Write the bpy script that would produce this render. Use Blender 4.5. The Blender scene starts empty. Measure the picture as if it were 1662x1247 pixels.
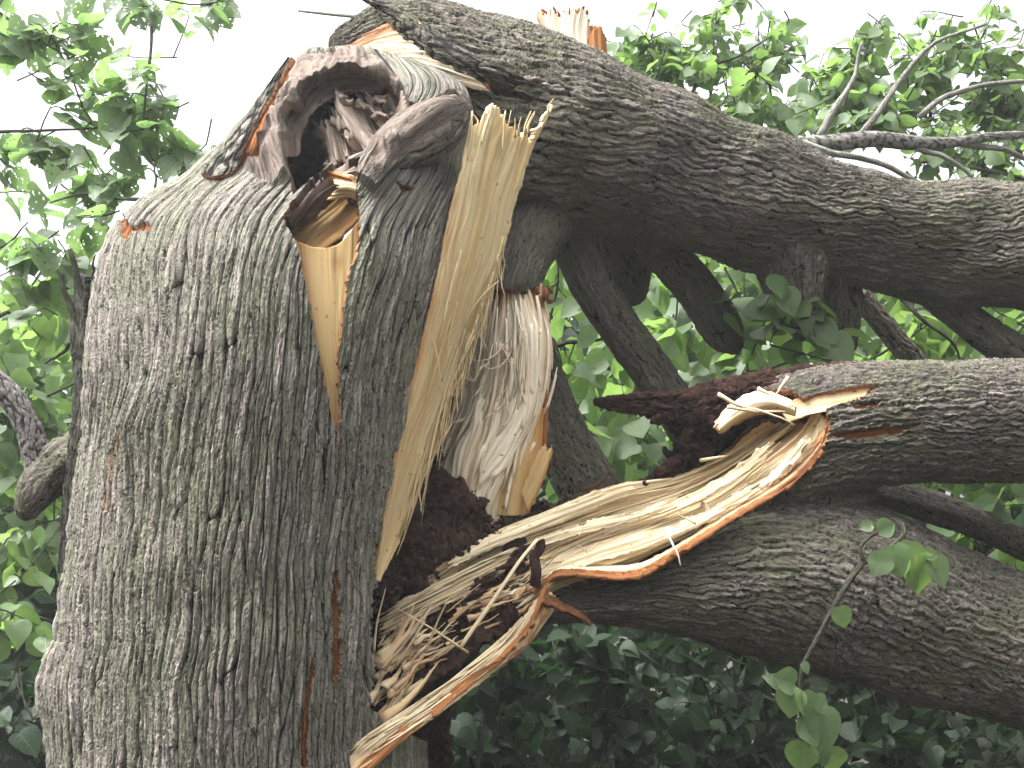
import bpy, math, random
import numpy as np
from mathutils import Vector, Matrix

SC = bpy.context.scene
COL = SC.collection
R = math.radians

# ------------------------------------------------------------------ camera, sky, sun, exposure
FPX = 1782.0                       # focal length in photo pixels (photo is 1662 x 1247)
PITCH = 12.0
CAM = np.array([0.0, 0.0, 1.6])
cd = bpy.data.cameras.new('camera')
cd.sensor_width = 36.0
cd.lens = 36.0 * FPX / 1662.0
cd.clip_start, cd.clip_end = 0.05, 2000.0
cam = bpy.data.objects.new('camera', cd)
cam.location = CAM
cam.rotation_euler = (R(90 + PITCH), 0, 0)
COL.objects.link(cam)
SC.camera = cam

SUN_EL, SUN_AZ = 60.0, 254.0       # azimuth clockwise from +Y: bright cloud high on the left, a little behind the camera
w = bpy.data.worlds.new('World'); SC.world = w; w.use_nodes = True
nt = w.node_tree; nt.nodes.clear()
sky = nt.nodes.new('ShaderNodeTexSky'); sky.sky_type = 'NISHITA'; sky.sun_disc = False
sky.sun_elevation = R(SUN_EL); sky.sun_rotation = R(SUN_AZ)
sky.air_density = 1.0; sky.dust_density = 6.0; sky.ozone_density = 1.0
hs = nt.nodes.new('ShaderNodeHueSaturation'); hs.inputs['Saturation'].default_value = 0.12
bg = nt.nodes.new('ShaderNodeBackground'); bg.inputs['Strength'].default_value = 0.15
wo = nt.nodes.new('ShaderNodeOutputWorld')
tcw = nt.nodes.new('ShaderNodeTexCoord'); sxw = nt.nodes.new('ShaderNodeSeparateXYZ'); mrw = nt.nodes.new('ShaderNodeMapRange')
mrw.inputs['From Min'].default_value = 0.0; mrw.inputs['From Max'].default_value = 1.0
mrw.inputs['To Min'].default_value = 0.34; mrw.inputs['To Max'].default_value = 1.9     # overcast: brighter overhead than at the horizon
nt.links.new(tcw.outputs['Generated'], sxw.inputs[0]); nt.links.new(sxw.outputs['Z'], mrw.inputs['Value'])
mlw = nt.nodes.new('ShaderNodeVectorMath'); mlw.operation = 'SCALE'
nt.links.new(sky.outputs[0], hs.inputs['Color']); nt.links.new(hs.outputs[0], mlw.inputs[0]); nt.links.new(mrw.outputs[0], mlw.inputs['Scale'])
nt.links.new(mlw.outputs[0], bg.inputs['Color'])
nt.links.new(bg.outputs[0], wo.inputs['Surface'])
sd = bpy.data.lights.new('sun', 'SUN'); sd.energy = 1.3; sd.angle = R(32); sd.color = (1.0, 0.97, 0.92)
sun = bpy.data.objects.new('sun', sd)
_a, _e = R(SUN_AZ), R(SUN_EL)
_dir = Vector((math.sin(_a) * math.cos(_e), math.cos(_a) * math.cos(_e), math.sin(_e)))
sun.rotation_euler = _dir.to_track_quat('Z', 'Y').to_euler(); sun.location = _dir * 30
COL.objects.link(sun)
SC.view_settings.view_transform = 'Standard'; SC.view_settings.look = 'None'
SC.view_settings.gamma = 1.0; SC.view_settings.exposure = 1.92
SC.cycles.max_bounces = 6; SC.cycles.diffuse_bounces = 3; SC.cycles.glossy_bounces = 2
SC.cycles.transmission_bounces = 4; SC.cycles.transparent_max_bounces = 12
SC.cycles.caustics_reflective = False; SC.cycles.caustics_refractive = False

# ------------------------------------------------------------------ picture pixel + distance -> place
_sp, _cp = math.sin(R(PITCH)), math.cos(R(PITCH))
FWD = np.array([0, _cp, _sp]); UP = np.array([0, -_sp, _cp]); RGT = np.array([1.0, 0, 0])

def P(a):
    """rows of (px, py, distance) -> world points"""
    a = np.asarray(a, float)
    d = a[..., 2:3]
    return CAM + RGT * ((a[..., 0:1] - 831) / FPX * d) + UP * ((623.5 - a[..., 1:2]) / FPX * d) + FWD * d

def P1(px, py, d): return P(np.array([[px, py, d]]))[0]

# ------------------------------------------------------------------ noise
_rng = np.random.RandomState(7)
_G2 = np.stack([np.cos(np.arange(256) * 2 * np.pi / 256), np.sin(np.arange(256) * 2 * np.pi / 256)], 1)
_G3 = _rng.normal(size=(256, 3)); _G3 /= np.linalg.norm(_G3, axis=1)[:, None]
_PERM = np.concatenate([_rng.permutation(256)] * 3)

def perlin(x, y, seed=0):
    x = np.asarray(x, float) + seed * 17.37; y = np.asarray(y, float) + seed * 9.71
    xi = np.floor(x).astype(int); yi = np.floor(y).astype(int)
    fx = x - xi; fy = y - yi
    u = fx * fx * fx * (fx * (fx * 6 - 15) + 10); v = fy * fy * fy * (fy * (fy * 6 - 15) + 10)
    X = xi & 255; Y = yi & 255
    def g(a, b, dx, dy):
        h = _PERM[_PERM[a & 255] + (b & 255)]
        return _G2[h, 0] * dx + _G2[h, 1] * dy
    n00 = g(X, Y, fx, fy); n10 = g(X + 1, Y, fx - 1, fy)
    n01 = g(X, Y + 1, fx, fy - 1); n11 = g(X + 1, Y + 1, fx - 1, fy - 1)
    return 1.41 * ((n00 * (1 - u) + n10 * u) * (1 - v) + (n01 * (1 - u) + n11 * u) * v)

def perlin3(p, s=1.0, seed=0):
    p = np.asarray(p, float) * s + seed * 13.1
    i = np.floor(p).astype(int); f = p - i
    q = f * f * f * (f * (f * 6 - 15) + 10)
    out = 0
    for dx in (0, 1):
        for dy in (0, 1):
            for dz in (0, 1):
                h = _PERM[_PERM[_PERM[(i[..., 0] + dx) & 255] + ((i[..., 1] + dy) & 255)] + ((i[..., 2] + dz) & 255)]
                g = _G3[h]
                dot = g[..., 0] * (f[..., 0] - dx) + g[..., 1] * (f[..., 1] - dy) + g[..., 2] * (f[..., 2] - dz)
                wx = q[..., 0] if dx else 1 - q[..., 0]
                wy = q[..., 1] if dy else 1 - q[..., 1]
                wz = q[..., 2] if dz else 1 - q[..., 2]
                out = out + dot * wx * wy * wz
    return 1.5 * out

def fbm3(p, s, octv=4, seed=0):
    return sum(perlin3(p, s * 2 ** k, seed + k) * 0.55 ** k for k in range(octv))

def sstep(a, b, x):
    t = np.clip((x - a) / (b - a), 0, 1)
    return t * t * (3 - 2 * t)

# ------------------------------------------------------------------ curves and polygons
def spline(pts, n=None, t=None):
    """Catmull-Rom through pts (k, dim); n even samples or given parameters t in 0..1 by chord length"""
    p = np.asarray(pts, float)
    if len(p) == 2:
        tt = np.linspace(0, 1, n) if t is None else np.asarray(t)
        return p[0] + (p[1] - p[0]) * tt[:, None]
    k = np.concatenate([[0], np.cumsum(np.maximum(1e-6, np.linalg.norm(np.diff(p[:, :2], axis=0), axis=1)))])
    k /= k[-1]
    tt = np.linspace(0, 1, n) if t is None else np.asarray(t)
    m = np.zeros_like(p)
    m[1:-1] = (p[2:] - p[:-2]) / (k[2:] - k[:-2])[:, None]
    m[0] = (p[1] - p[0]) / (k[1] - k[0]); m[-1] = (p[-1] - p[-2]) / (k[-1] - k[-2])
    i = np.clip(np.searchsorted(k, tt, side='right') - 1, 0, len(p) - 2)
    h = (k[i + 1] - k[i])[:, None]; s = ((tt - k[i])[:, None]) / h
    return ((2 * s ** 3 - 3 * s ** 2 + 1) * p[i] + (s ** 3 - 2 * s ** 2 + s) * h * m[i]
            + (-2 * s ** 3 + 3 * s ** 2) * p[i + 1] + (s ** 3 - s ** 2) * h * m[i + 1])

def inpoly(x, y, poly):
    x = np.asarray(x); y = np.asarray(y); r = np.zeros(x.shape, bool); n = len(poly)
    for a in range(n):
        x0, y0 = poly[a]; x1, y1 = poly[(a + 1) % n]
        if y0 == y1: continue
        c = ((y0 > y) != (y1 > y)) & (x < (x1 - x0) * (y - y0) / (y1 - y0) + x0)
        r ^= c
    return r

def polydist(x, y, poly, closed=True):
    best = np.full(np.shape(x), 1e9); n = len(poly)
    for a in range(n if closed else n - 1):
        x0, y0 = poly[a]; x1, y1 = poly[(a + 1) % n]
        dx, dy = x1 - x0, y1 - y0
        t = np.clip(((x - x0) * dx + (y - y0) * dy) / max(1e-9, dx * dx + dy * dy), 0, 1)
        best = np.minimum(best, np.hypot(x - x0 - t * dx, y - y0 - t * dy))
    return best

# ------------------------------------------------------------------ things, parts
def thing(name, label, cat, loc, group=None):
    o = bpy.data.objects.new(name, None); COL.objects.link(o)
    o.empty_display_size = 0.1
    o.location = Vector([float(c) for c in loc]); o['label'] = label; o['category'] = cat
    if group: o['group'] = group
    return o

def link(name, me, mats, parent=None):
    for m in (mats if isinstance(mats, (list, tuple)) else [mats]): me.materials.append(m)
    o = bpy.data.objects.new(name, me); COL.objects.link(o)
    if parent is not None:
        o.parent = parent
        if parent.type == 'EMPTY': o.matrix_parent_inverse = Matrix.Translation(-parent.location)
        else: o.matrix_parent_inverse = Matrix.Identity(4)
    return o

def single(o, label, cat, group=None):
    me = o.data; n = len(me.vertices); co = np.empty(n * 3, np.float32)
    me.vertices.foreach_get('co', co); c = co.reshape(-1, 3)
    org = np.array([c[:, 0].mean(), c[:, 1].mean(), c[:, 2].min()])
    me.vertices.foreach_set('co', (c - org).astype(np.float32).ravel()); me.update()
    o.location = Vector([float(q) for q in org])
    o['label'] = label; o['category'] = cat
    if group: o['group'] = group
    return o

def raw_mesh(name, V, faces, uv=None, attrs=None, midx=None):
    """faces: list of arrays (m,3) or (m,4)"""
    me = bpy.data.meshes.new(name)
    V = np.asarray(V, np.float32)
    me.vertices.add(len(V)); me.vertices.foreach_set('co', V.ravel())
    loops = np.concatenate([f.ravel() for f in faces]).astype(np.int32)
    sizes = np.concatenate([np.full(len(f), f.shape[1]) for f in faces]).astype(np.int32)
    me.loops.add(len(loops)); me.loops.foreach_set('vertex_index', loops)
    me.polygons.add(len(sizes))
    starts = np.concatenate([[0], np.cumsum(sizes)[:-1]]).astype(np.int32)
    me.polygons.foreach_set('loop_start', starts)
    if midx is not None: me.polygons.foreach_set('material_index', midx.astype(np.int32))
    me.update(calc_edges=True)
    if uv is not None:
        l = me.uv_layers.new(name='UVMap')
        l.data.foreach_set('uv', np.asarray(uv, np.float32)[loops].ravel())
    for k, a in (attrs or {}).items():
        at = me.attributes.new(k, 'FLOAT', 'POINT'); at.data.foreach_set('value', np.asarray(a, np.float32).ravel())
    me.shade_smooth()
    return me

def normals(S):
    du = np.gradient(S, axis=1); dv = np.gradient(S, axis=0)
    n = np.cross(du, dv); n /= np.maximum(1e-12, np.linalg.norm(n, axis=2))[..., None]
    return n

def grid_mesh(name, S, UV, attrs=None, keep=None, rim=None, N=None, back=None, rimsel=None):
    """grid surface (nv,nu,3). keep: face mask. rim: inward depth in m for torn edges (material 1).
    back: thickness array for a closed back side (material 2 if present else 0)"""
    nv, nu = S.shape[:2]
    idx = np.arange(nv * nu).reshape(nv, nu)
    a, b, c, d = idx[:-1, :-1], idx[:-1, 1:], idx[1:, 1:], idx[1:, :-1]
    F = np.stack([a, b, c, d], -1)
    if keep is None: keep = np.ones((nv - 1, nu - 1), bool)
    F = F[keep]
    V = [S.reshape(-1, 3)]; uvs = [UV.reshape(-1, 2)]
    at = {k: [np.asarray(v).ravel()] for k, v in (attrs or {}).items()}
    faces = [F]; mi = [np.zeros(len(F), int)]
    if rim is not None or back is not None:
        if N is None: N = normals(S)
        E = np.concatenate([F[:, [0, 1]], F[:, [1, 2]], F[:, [2, 3]], F[:, [3, 0]]])
        key = np.minimum(E[:, 0], E[:, 1]).astype(np.int64) * (nv * nu) + np.maximum(E[:, 0], E[:, 1])
        u_, inv, cnt = np.unique(key, return_inverse=True, return_counts=True)
        B = E[cnt[inv] == 1]
        th = rim if back is None else back
        off = (S - N * (np.asarray(th)[..., None] if np.ndim(th) else th)).reshape(-1, 3)
        base = nv * nu
        if back is None:
            uq, inv2 = np.unique(B, return_inverse=True); inv2 = inv2.reshape(B.shape)
            V.append(off[uq]); uvs.append(uvs[0][uq])
            for k in at: at[k].append(at[k][0][uq])
            Q = np.stack([B[:, 1], B[:, 0], base + inv2[:, 0], base + inv2[:, 1]], -1)
            faces.append(Q); mi.append(np.ones(len(Q), int) if rimsel is None else 1 + rimsel.ravel()[B[:, 0]].astype(int))
        else:
            V.append(off); uvs.append(uvs[0])
            for k in at: at[k].append(at[k][0])
            faces.append(F[:, ::-1] + base); mi.append(np.full(len(F), 2))
            Q = np.stack([B[:, 1], B[:, 0], base + B[:, 0], base + B[:, 1]], -1)
            faces.append(Q); mi.append(np.ones(len(Q), int))
    V = np.concatenate(V); uvs = np.concatenate(uvs); at = {k: np.concatenate(v) for k, v in at.items()}
    FF = np.concatenate(faces); used = np.unique(FF); rem = np.zeros(len(V), int); rem[used] = np.arange(len(used))
    return raw_mesh(name, V[used], [rem[FF]], uvs[used], {k: v[used] for k, v in at.items()}, np.concatenate(mi))

# ------------------------------------------------------------------ materials
class NB:
    def __init__(s, name):
        s.m = bpy.data.materials.new(name); s.m.use_nodes = True
        s.t = s.m.node_tree; s.t.nodes.clear()
        s.out = s.n('ShaderNodeOutputMaterial')
    def n(s, typ, ins=None, **props):
        nd = s.t.nodes.new(typ)
        for k, v in props.items(): setattr(nd, k, v)
        for k, v in (ins or {}).items(): s.set(nd.inputs[k], v)
        return nd
    def set(s, sock, v):
        if hasattr(v, 'is_linked') or isinstance(v, bpy.types.NodeSocket): s.t.links.new(v, sock)
        elif isinstance(v, bpy.types.Node): s.t.links.new(v.outputs[0], sock)
        else:
            if sock.type == 'RGBA' and len(v) == 3: v = (*v, 1)
            sock.default_value = v
    def attr(s, name): return s.n('ShaderNodeAttribute', attribute_name=name).outputs['Fac']
    def uv(s, sx, sy, off=0.0):
        tc = s.n('ShaderNodeTexCoord')
        return s.n('ShaderNodeMapping', {'Vector': tc.outputs['UV'], 'Scale': (sx, sy, 1), 'Location': (off, off * .7, 0)}).outputs[0]
    def obj(s, sc=1.0):
        tc = s.n('ShaderNodeTexCoord')
        return s.n('ShaderNodeMapping', {'Vector': tc.outputs['Object'], 'Scale': (sc, sc, sc)}).outputs[0]
    def noise(s, vec, scale=1.0, detail=4, rough=0.55, dist=0.0):
        return s.n('ShaderNodeTexNoise', {'Vector': vec, 'Scale': scale, 'Detail': detail, 'Roughness': rough, 'Distortion': dist}).outputs['Fac']
    def ramp(s, fac, stops):
        r = s.n('ShaderNodeValToRGB', {'Fac': fac}); e = r.color_ramp.elements
        while len(e) < len(stops): e.new(0.5)
        for q, (p, c) in zip(e, stops):
            q.position = p; q.color = (*c, 1) if hasattr(c, '__len__') else (c, c, c, 1)
        return r.outputs['Color']
    def mix(s, fac, a, b, blend='MIX'):
        m = s.n('ShaderNodeMix', data_type='RGBA', blend_type=blend)
        s.set(m.inputs[0], fac); s.set(m.inputs[6], a); s.set(m.inputs[7], b)
        return m.outputs[2]
    def math(s, op, a, b=0.0, clamp=False):
        m = s.n('ShaderNodeMath', operation=op, use_clamp=clamp)
        s.set(m.inputs[0], a); s.set(m.inputs[1], b); return m.outputs[0]
    def bump(s, h, strength, dist):
        return s.n('ShaderNodeBump', {'Height': h, 'Strength': strength, 'Distance': dist}).outputs[0]
    def done(s, col, rough=0.9, normal=None, spec=0.25):
        b = s.n('ShaderNodeBsdfPrincipled', {'Base Color': col, 'Roughness': rough, 'Specular IOR Level': spec})
        if normal is not None: s.t.links.new(normal, b.inputs['Normal'])
        s.t.links.new(b.outputs[0], s.out.inputs['Surface']); return s.m

def bark_mat(name, pink, green, dark, furrow, lichen=0.5, gu=1.0):
    b = NB(name)
    h = b.attr('h'); k = b.attr('k'); st = b.attr('s')
    cc = b.attr('c')
    streak = b.noise(b.uv(42 * gu, 6 * gu), 1, 5, .65, .6)
    patch = b.noise(b.obj(4.2), 1, 5, .68, .5)
    fine = b.noise(b.obj(110), 1, 4, .75)
    tone = b.math('ADD', b.math('MULTIPLY', cc, .75), b.math('MULTIPLY', b.math('SUBTRACT', streak, .5), 1.1))
    c = b.mix(b.ramp(tone, [(.08, 0), (.6, 1)]), dark, pink)
    lf = b.math('MULTIPLY', b.ramp(b.math('ADD', patch, b.math('MULTIPLY', b.math('SUBTRACT', cc, .5), -.22)), [(.5 - .2 * lichen, 0), (.62, 1)]), b.ramp(fine, [(.3, .25), (.55, 1)]))
    c = b.mix(b.math('MULTIPLY', lf, .85), c, green)
    pale = b.ramp(b.math('ADD', cc, b.math('MULTIPLY', b.math('SUBTRACT', streak, .5), .5)), [(.68, 0), (.8, 1)])
    c = b.mix(b.math('MULTIPLY', pale, .6 if gu == 1.0 else .3), c, tuple(min(1, q * 1.5) for q in pink))
    c = b.mix(b.ramp(fine, [(.3, .55), (.55, 0)]), c, dark)
    fl = b.math('ABSOLUTE', b.math('SUBTRACT', b.noise(b.uv(70 * gu, 9 * gu, 6.0), 1, 3, .6, .8), .5))
    fur = b.ramp(fl, [(.004, 0), (.03, 1)])
    c = b.mix(b.ramp(h, [(.33, 0), (.84, 1)]), furrow, c)
    c = b.mix(b.math('MULTIPLY', b.math('SUBTRACT', 1.0, fur), .35), c, furrow)
    sm = b.noise(b.uv(34, 3.2, 2.0), 1, 5, .65, 1.0)
    callus = b.mix(b.ramp(sm, [(.3, 0), (.68, 1)]), (.085, .062, .05), (.32, .255, .215))
    c = b.mix(k, c, callus)
    ora = b.mix(b.ramp(b.noise(b.uv(60, 6, 8.0), 1, 4, .6), [(.3, 0), (.65, 1)]), (.07, .028, .016), (.42, .16, .05))
    c = b.mix(st, c, ora)
    hh = b.math('ADD', b.math('MULTIPLY', fine, .8), b.noise(b.uv(150 * gu, 26 * gu, 1.3), 1, 5, .75))
    hh = b.math('ADD', hh, b.math('MULTIPLY', fur, .9))
    return b.done(c, .93, b.bump(hh, 1.0, .010), .18)

def wood_mat(name, pale, mid, brown, grain=1.0, fib=90.0):
    b = NB(name)
    st = b.attr('s')
    g1 = b.noise(b.uv(fib, 2.2), 1, 5, .65, .3)
    g2 = b.noise(b.uv(fib * .22, .9, 3.0), 1, 4, .6, .6)
    g3 = b.noise(b.uv(fib * 2.6, 3.5, 9.0), 1, 3, .6)
    c = b.mix(b.ramp(g2, [(.38, 0), (.58, 1)]), mid, pale)
    c = b.mix(b.ramp(g1, [(.30, .85 * grain), (.52, 0)]), c, brown)
    c = b.mix(b.ramp(g3, [(.28, .5 * grain), (.5, 0)]), c, tuple(q * .55 for q in brown))
    stn = b.mix(b.noise(b.uv(fib * .5, 3.0, 5.0), 1, 4), (.17, .062, .022), (.62, .27, .075))
    c = b.mix(b.math('MULTIPLY', st, b.ramp(g2, [(.2, .75), (.7, 1)])), c, stn)
    spk = b.ramp(b.noise(b.obj(60), 1, 2, .5), [(.68, 0), (.74, .7)])
    c = b.mix(spk, c, (.2, .11, .05))
    hh = b.math('ADD', g1, b.math('MULTIPLY', g3, .6))
    return b.done(c, .72, b.bump(hh, .6 * grain + .15, .006), .25)

def rot_mat(name, c0, c1, c2, sc=1.0):
    b = NB(name)
    n1 = b.noise(b.obj(16 * sc), 1, 6, .7, .4); n2 = b.noise(b.obj(95 * sc), 1, 4, .7)
    c = b.mix(b.ramp(n1, [(.3, 0), (.68, 1)]), c0, c1)
    c = b.mix(b.ramp(n2, [(.52, 0), (.75, .8)]), c, c2)
    st = b.attr('s')
    c = b.mix(st, c, (.42, .17, .06))
    return b.done(c, .95, b.bump(b.math('ADD', n1, n2), .9, .01), .15)

def leaf_mat(name, cols, trans, holes=0.0, tw=0.45, under=(.14, .19, .11), spec=.35):
    b = NB(name)
    rnd = b.attr('rnd')
    c = b.ramp(rnd, [(i / (len(cols) - 1), q) for i, q in enumerate(cols)])
    tc = b.n('ShaderNodeTexCoord')
    sx = b.n('ShaderNodeSeparateXYZ', {'Vector': tc.outputs['UV']})
    ay = b.math('ABSOLUTE', sx.outputs[1])
    vein = b.math('FRACT', b.math('MULTIPLY', b.math('SUBTRACT', sx.outputs[0], b.math('MULTIPLY', ay, .75)), 6.0))
    vline = b.ramp(vein, [(0.0, 1), (.10, 0), (.92, 0), (1.0, 1)])
    mid = b.ramp(ay, [(.012, 1), (.03, 0)])
    vv = b.math('MAXIMUM', vline, mid)
    blotch = b.noise(b.n('ShaderNodeVectorMath', {0: tc.outputs['UV'], 1: b.n('ShaderNodeCombineXYZ', {0: b.math('MULTIPLY', rnd, 37.0)})}, operation='ADD').outputs[0], 4.5, 3, .6)
    c = b.mix(b.math('MULTIPLY', vv, .35), c, (.2, .28, .11))
    c = b.mix(b.ramp(blotch, [(.3, .35), (.6, 0)]), c, tuple(q * .55 for q in cols[0]))
    geo = b.n('ShaderNodeNewGeometry')
    c = b.mix(b.math('MULTIPLY', geo.outputs['Backfacing'], .55), c, under)
    p = b.n('ShaderNodeBsdfPrincipled', {'Base Color': c, 'Roughness': .42, 'Specular IOR Level': spec,
            'Normal': b.bump(vv, .25, .004)})
    tcol = b.mix(b.math('MULTIPLY', vv, .4), trans, tuple(q * .5 for q in trans))
    tcol = b.mix(b.ramp(blotch, [(.3, .4), (.6, 0)]), tcol, tuple(q * .5 for q in trans))
    t = b.n('ShaderNodeBsdfTranslucent', {'Color': tcol})
    mx = b.n('ShaderNodeMixShader', {0: tw, 1: p.outputs[0], 2: t.outputs[0]}).outputs[0]
    if holes > 0:
        v = b.n('ShaderNodeVectorMath', {0: tc.outputs['UV'], 1: b.n('ShaderNodeCombineXYZ', {1: b.math('MULTIPLY', rnd, 91.0)})}, operation='ADD').outputs[0]
        hn = b.noise(v, 6.5, 1, .5)
        hf = b.math('GREATER_THAN', hn, 1 - holes)
        tr = b.n('ShaderNodeBsdfTransparent')
        mx = b.n('ShaderNodeMixShader', {0: hf, 1: mx, 2: tr.outputs[0]}).outputs[0]
    b.t.links.new(mx, b.out.inputs['Surface']); return b.m

M = {}
M['bark'] = bark_mat('bark_lichen_grey', (.33, .295, .265), (.245, .268, .172), (.19, .17, .148), (.015, .012, .010), .8)
M['bark_log'] = bark_mat('bark_scaly_grey', (.255, .222, .20), (.175, .19, .105), (.13, .112, .098), (.017, .014, .012), .7, 1.3)
M['inner_bark'] = wood_mat('inner_bark_orange', (.38, .15, .05), (.17, .06, .022), (.04, .017, .010), 1.0, 60)
M['wood'] = wood_mat('fresh_sapwood', (.68, .56, .33), (.60, .45, .22), (.44, .28, .11), .32, 60)
M['wood_white'] = wood_mat('torn_pale_fibres', (.90, .82, .65), (.82, .68, .47), (.46, .29, .14), .5, 80)
M['wood_trough'] = wood_mat('splintered_wood', (.84, .73, .50), (.72, .55, .31), (.38, .20, .085), .7, 75)
M['weathered'] = wood_mat('weathered_dead_wood', (.30, .235, .19), (.17, .125, .098), (.035, .024, .018), 1.0, 45)
M['smooth_wood'] = wood_mat('smooth_debarked_wood', (.62, .44, .20), (.55, .34, .13), (.40, .19, .055), .25, 40)
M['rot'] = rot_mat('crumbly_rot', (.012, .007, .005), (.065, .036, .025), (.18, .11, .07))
M['deadwood'] = rot_mat('dry_dead_wood', (.035, .025, .02), (.16, .12, .092), (.26, .21, .17), .8)
M['redrot'] = bark_mat('reddish_rotten_wood', (.135, .066, .05), (.09, .045, .034), (.042, .02, .016), (.010, .006, .005), .4, 1.4)
M['twig'] = bark_mat('twig_bark', (.14, .12, .11), (.09, .1, .06), (.055, .046, .04), (.02, .017, .015), .3)
M['grey_limb'] = bark_mat('smooth_grey_limb', (.38, .355, .335), (.29, .295, .25), (.24, .22, .205), (.05, .042, .038), .2)
GREENS = [(.036, .078, .017), (.056, .118, .024), (.085, .15, .034), (.066, .12, .042)]
M['leaf'] = leaf_mat('linden_leaf', GREENS, (.24, .40, .09))
M['leaf_eaten'] = leaf_mat('insect_eaten_leaf', GREENS, (.23, .39, .11), .35, .5)
M['leaf_shade_dark'] = leaf_mat('shade_darkened_leaf', [(.005, .016, .006), (.009, .025, .008), (.017, .034, .014), (.008, .021, .010)], (.03, .08, .016), 0, .25, (.022, .036, .022), .14)  # near-black leaf: the shade on low and deep foliage is put into its colour
b_ = NB('leaf_litter_soil')
M['soil'] = b_.done(b_.mix(b_.noise(b_.obj(3), 1, 6), (.012, .010, .007), (.03, .026, .014)), .95, b_.bump(b_.noise(b_.obj(20), 1, 4), .5, .02))

# ------------------------------------------------------------------ bark relief (height 0 furrow .. 1 ridge)
def bark_h(u, v, su, sv, seed, deep=0.2):
    wu = u + .5 * su * perlin(u / (2.6 * su), v / (.9 * sv), seed + 5) + .25 * su * perlin(u / su, v / (.3 * sv), seed + 6)
    n1 = perlin(wu / su, v / sv, seed)
    n2 = perlin(wu / (.62 * su), v / (.55 * sv), seed + 1)
    f1 = np.clip(np.abs(n1) / deep, 0, 1) ** .8
    f2 = np.clip(np.abs(n2) / (deep * .9), 0, 1) ** .8
    h = f1 * (.45 + .55 * f2)
    plate = perlin(wu / (.9 * su), v / (.35 * sv), seed + 2)
    h = h * (.8 + .45 * plate)
    crack = np.clip(np.abs(perlin(wu / (.8 * su) + 3, v / (.13 * sv), seed + 3)) / .13, 0, 1)
    h = h * (.72 + .28 * crack)
    h += .13 * perlin(u / (.22 * su), v / (.11 * sv), seed + 4) + .07 * perlin(u / (.1 * su), v / (.05 * sv), seed + 8)
    return np.clip(h, -.1, 1.25)

def worley(x, y, seed=0):
    """staggered cell noise: nearest two distances, cell value, offset inside the cell"""
    x = np.asarray(x, float); y = np.asarray(y, float)
    xi = np.floor(x).astype(int)
    F1 = np.full(x.shape, 9.0); F2 = np.full(x.shape, 9.0); cv = np.zeros(x.shape); ox = np.zeros(x.shape); oy = np.zeros(x.shape)
    for dx in (-1, 0, 1):
        cxi = xi + dx
        yy = y + _PERM[(cxi + seed * 7) & 255] / 255.0; yi = np.floor(yy).astype(int)
        for dy in (-1, 0, 1):
            h = _PERM[_PERM[(cxi + seed * 31) & 255] + ((yi + dy) & 255)]
            jx = _PERM[h] / 255.0; jy = _PERM[h + 101] / 255.0
            ex = x - (cxi + .1 + .8 * jx); ey = yy - (yi + dy + jy)
            d = np.sqrt(ex * ex + ey * ey)
            n = d < F1
            F2 = np.where(n, F1, np.minimum(F2, d)); F1 = np.where(n, d, F1)
            cv = np.where(n, _PERM[h + 57] / 255.0, cv); ox = np.where(n, ex, ox); oy = np.where(n, ey, oy)
    return F1, F2, cv, ox, oy

def plate_bark(u, v, su, sv, seed, tilt=0.0, fw=.2, w=1.0, dmin=.25, fine=1.0):
    """cracked bark: long plates between dark furrows, each plate flaked again. -> height, plate value"""
    wu = u + w * (.8 * su * perlin(u / (4 * su), v / (.7 * sv), seed + 5) + .28 * su * perlin(u / (1.5 * su), v / (.22 * sv), seed + 6))
    wv = v + .2 * sv * perlin(u / (2 * su), v / (.6 * sv), seed + 9)
    F1, F2, r, ox, oy = worley(wu / su, wv / sv, seed)
    G1, G2, r2, gx, gy = worley(wu / (.45 * su) + 5, wv / (.36 * sv) + 3, seed + 1)
    wfur = fw * (.5 + .9 * np.clip(perlin(u / (3 * su), v / (.8 * sv), seed + 12) + .5, 0, 1.2))
    wfur = wfur * (.06 + .94 * sstep(.2, .6, np.abs(ox) / (np.abs(ox) + np.abs(oy) + .02)))
    ridge = np.clip((F2 - F1) / wfur, 0, 1) ** .5
    dm = dmin + (1 - dmin) * sstep(-.3, .25, perlin(wu / (2.2 * su), v / (.7 * sv), seed + 14) + .6 * (r - .5))
    ridge = 1 - (1 - ridge) * dm
    e2 = np.clip((G2 - G1) / .07, 0, 1)
    K1, K2, r3, kx, ky = worley(wu / (.2 * su) + 9, wv / (.15 * sv) + 7, seed + 2)
    h = ridge * (.42 + .22 * r + .34 * r2 + .26 * r3 + tilt * (ox + .3 * gx)) * (.82 + .18 * e2)
    h = h + fine * (.13 * perlin(wu / (.14 * su), v / (.06 * sv), seed + 7) + .11 * perlin(u / (.085 * su), v / (.018 * sv), seed + 8))
    c = np.clip(.3 * r + .4 * r2 + .3 * r3, 0, 1)
    return np.clip(h, -.1, 1.3), c, ridge * (.7 + .3 * e2)

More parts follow.
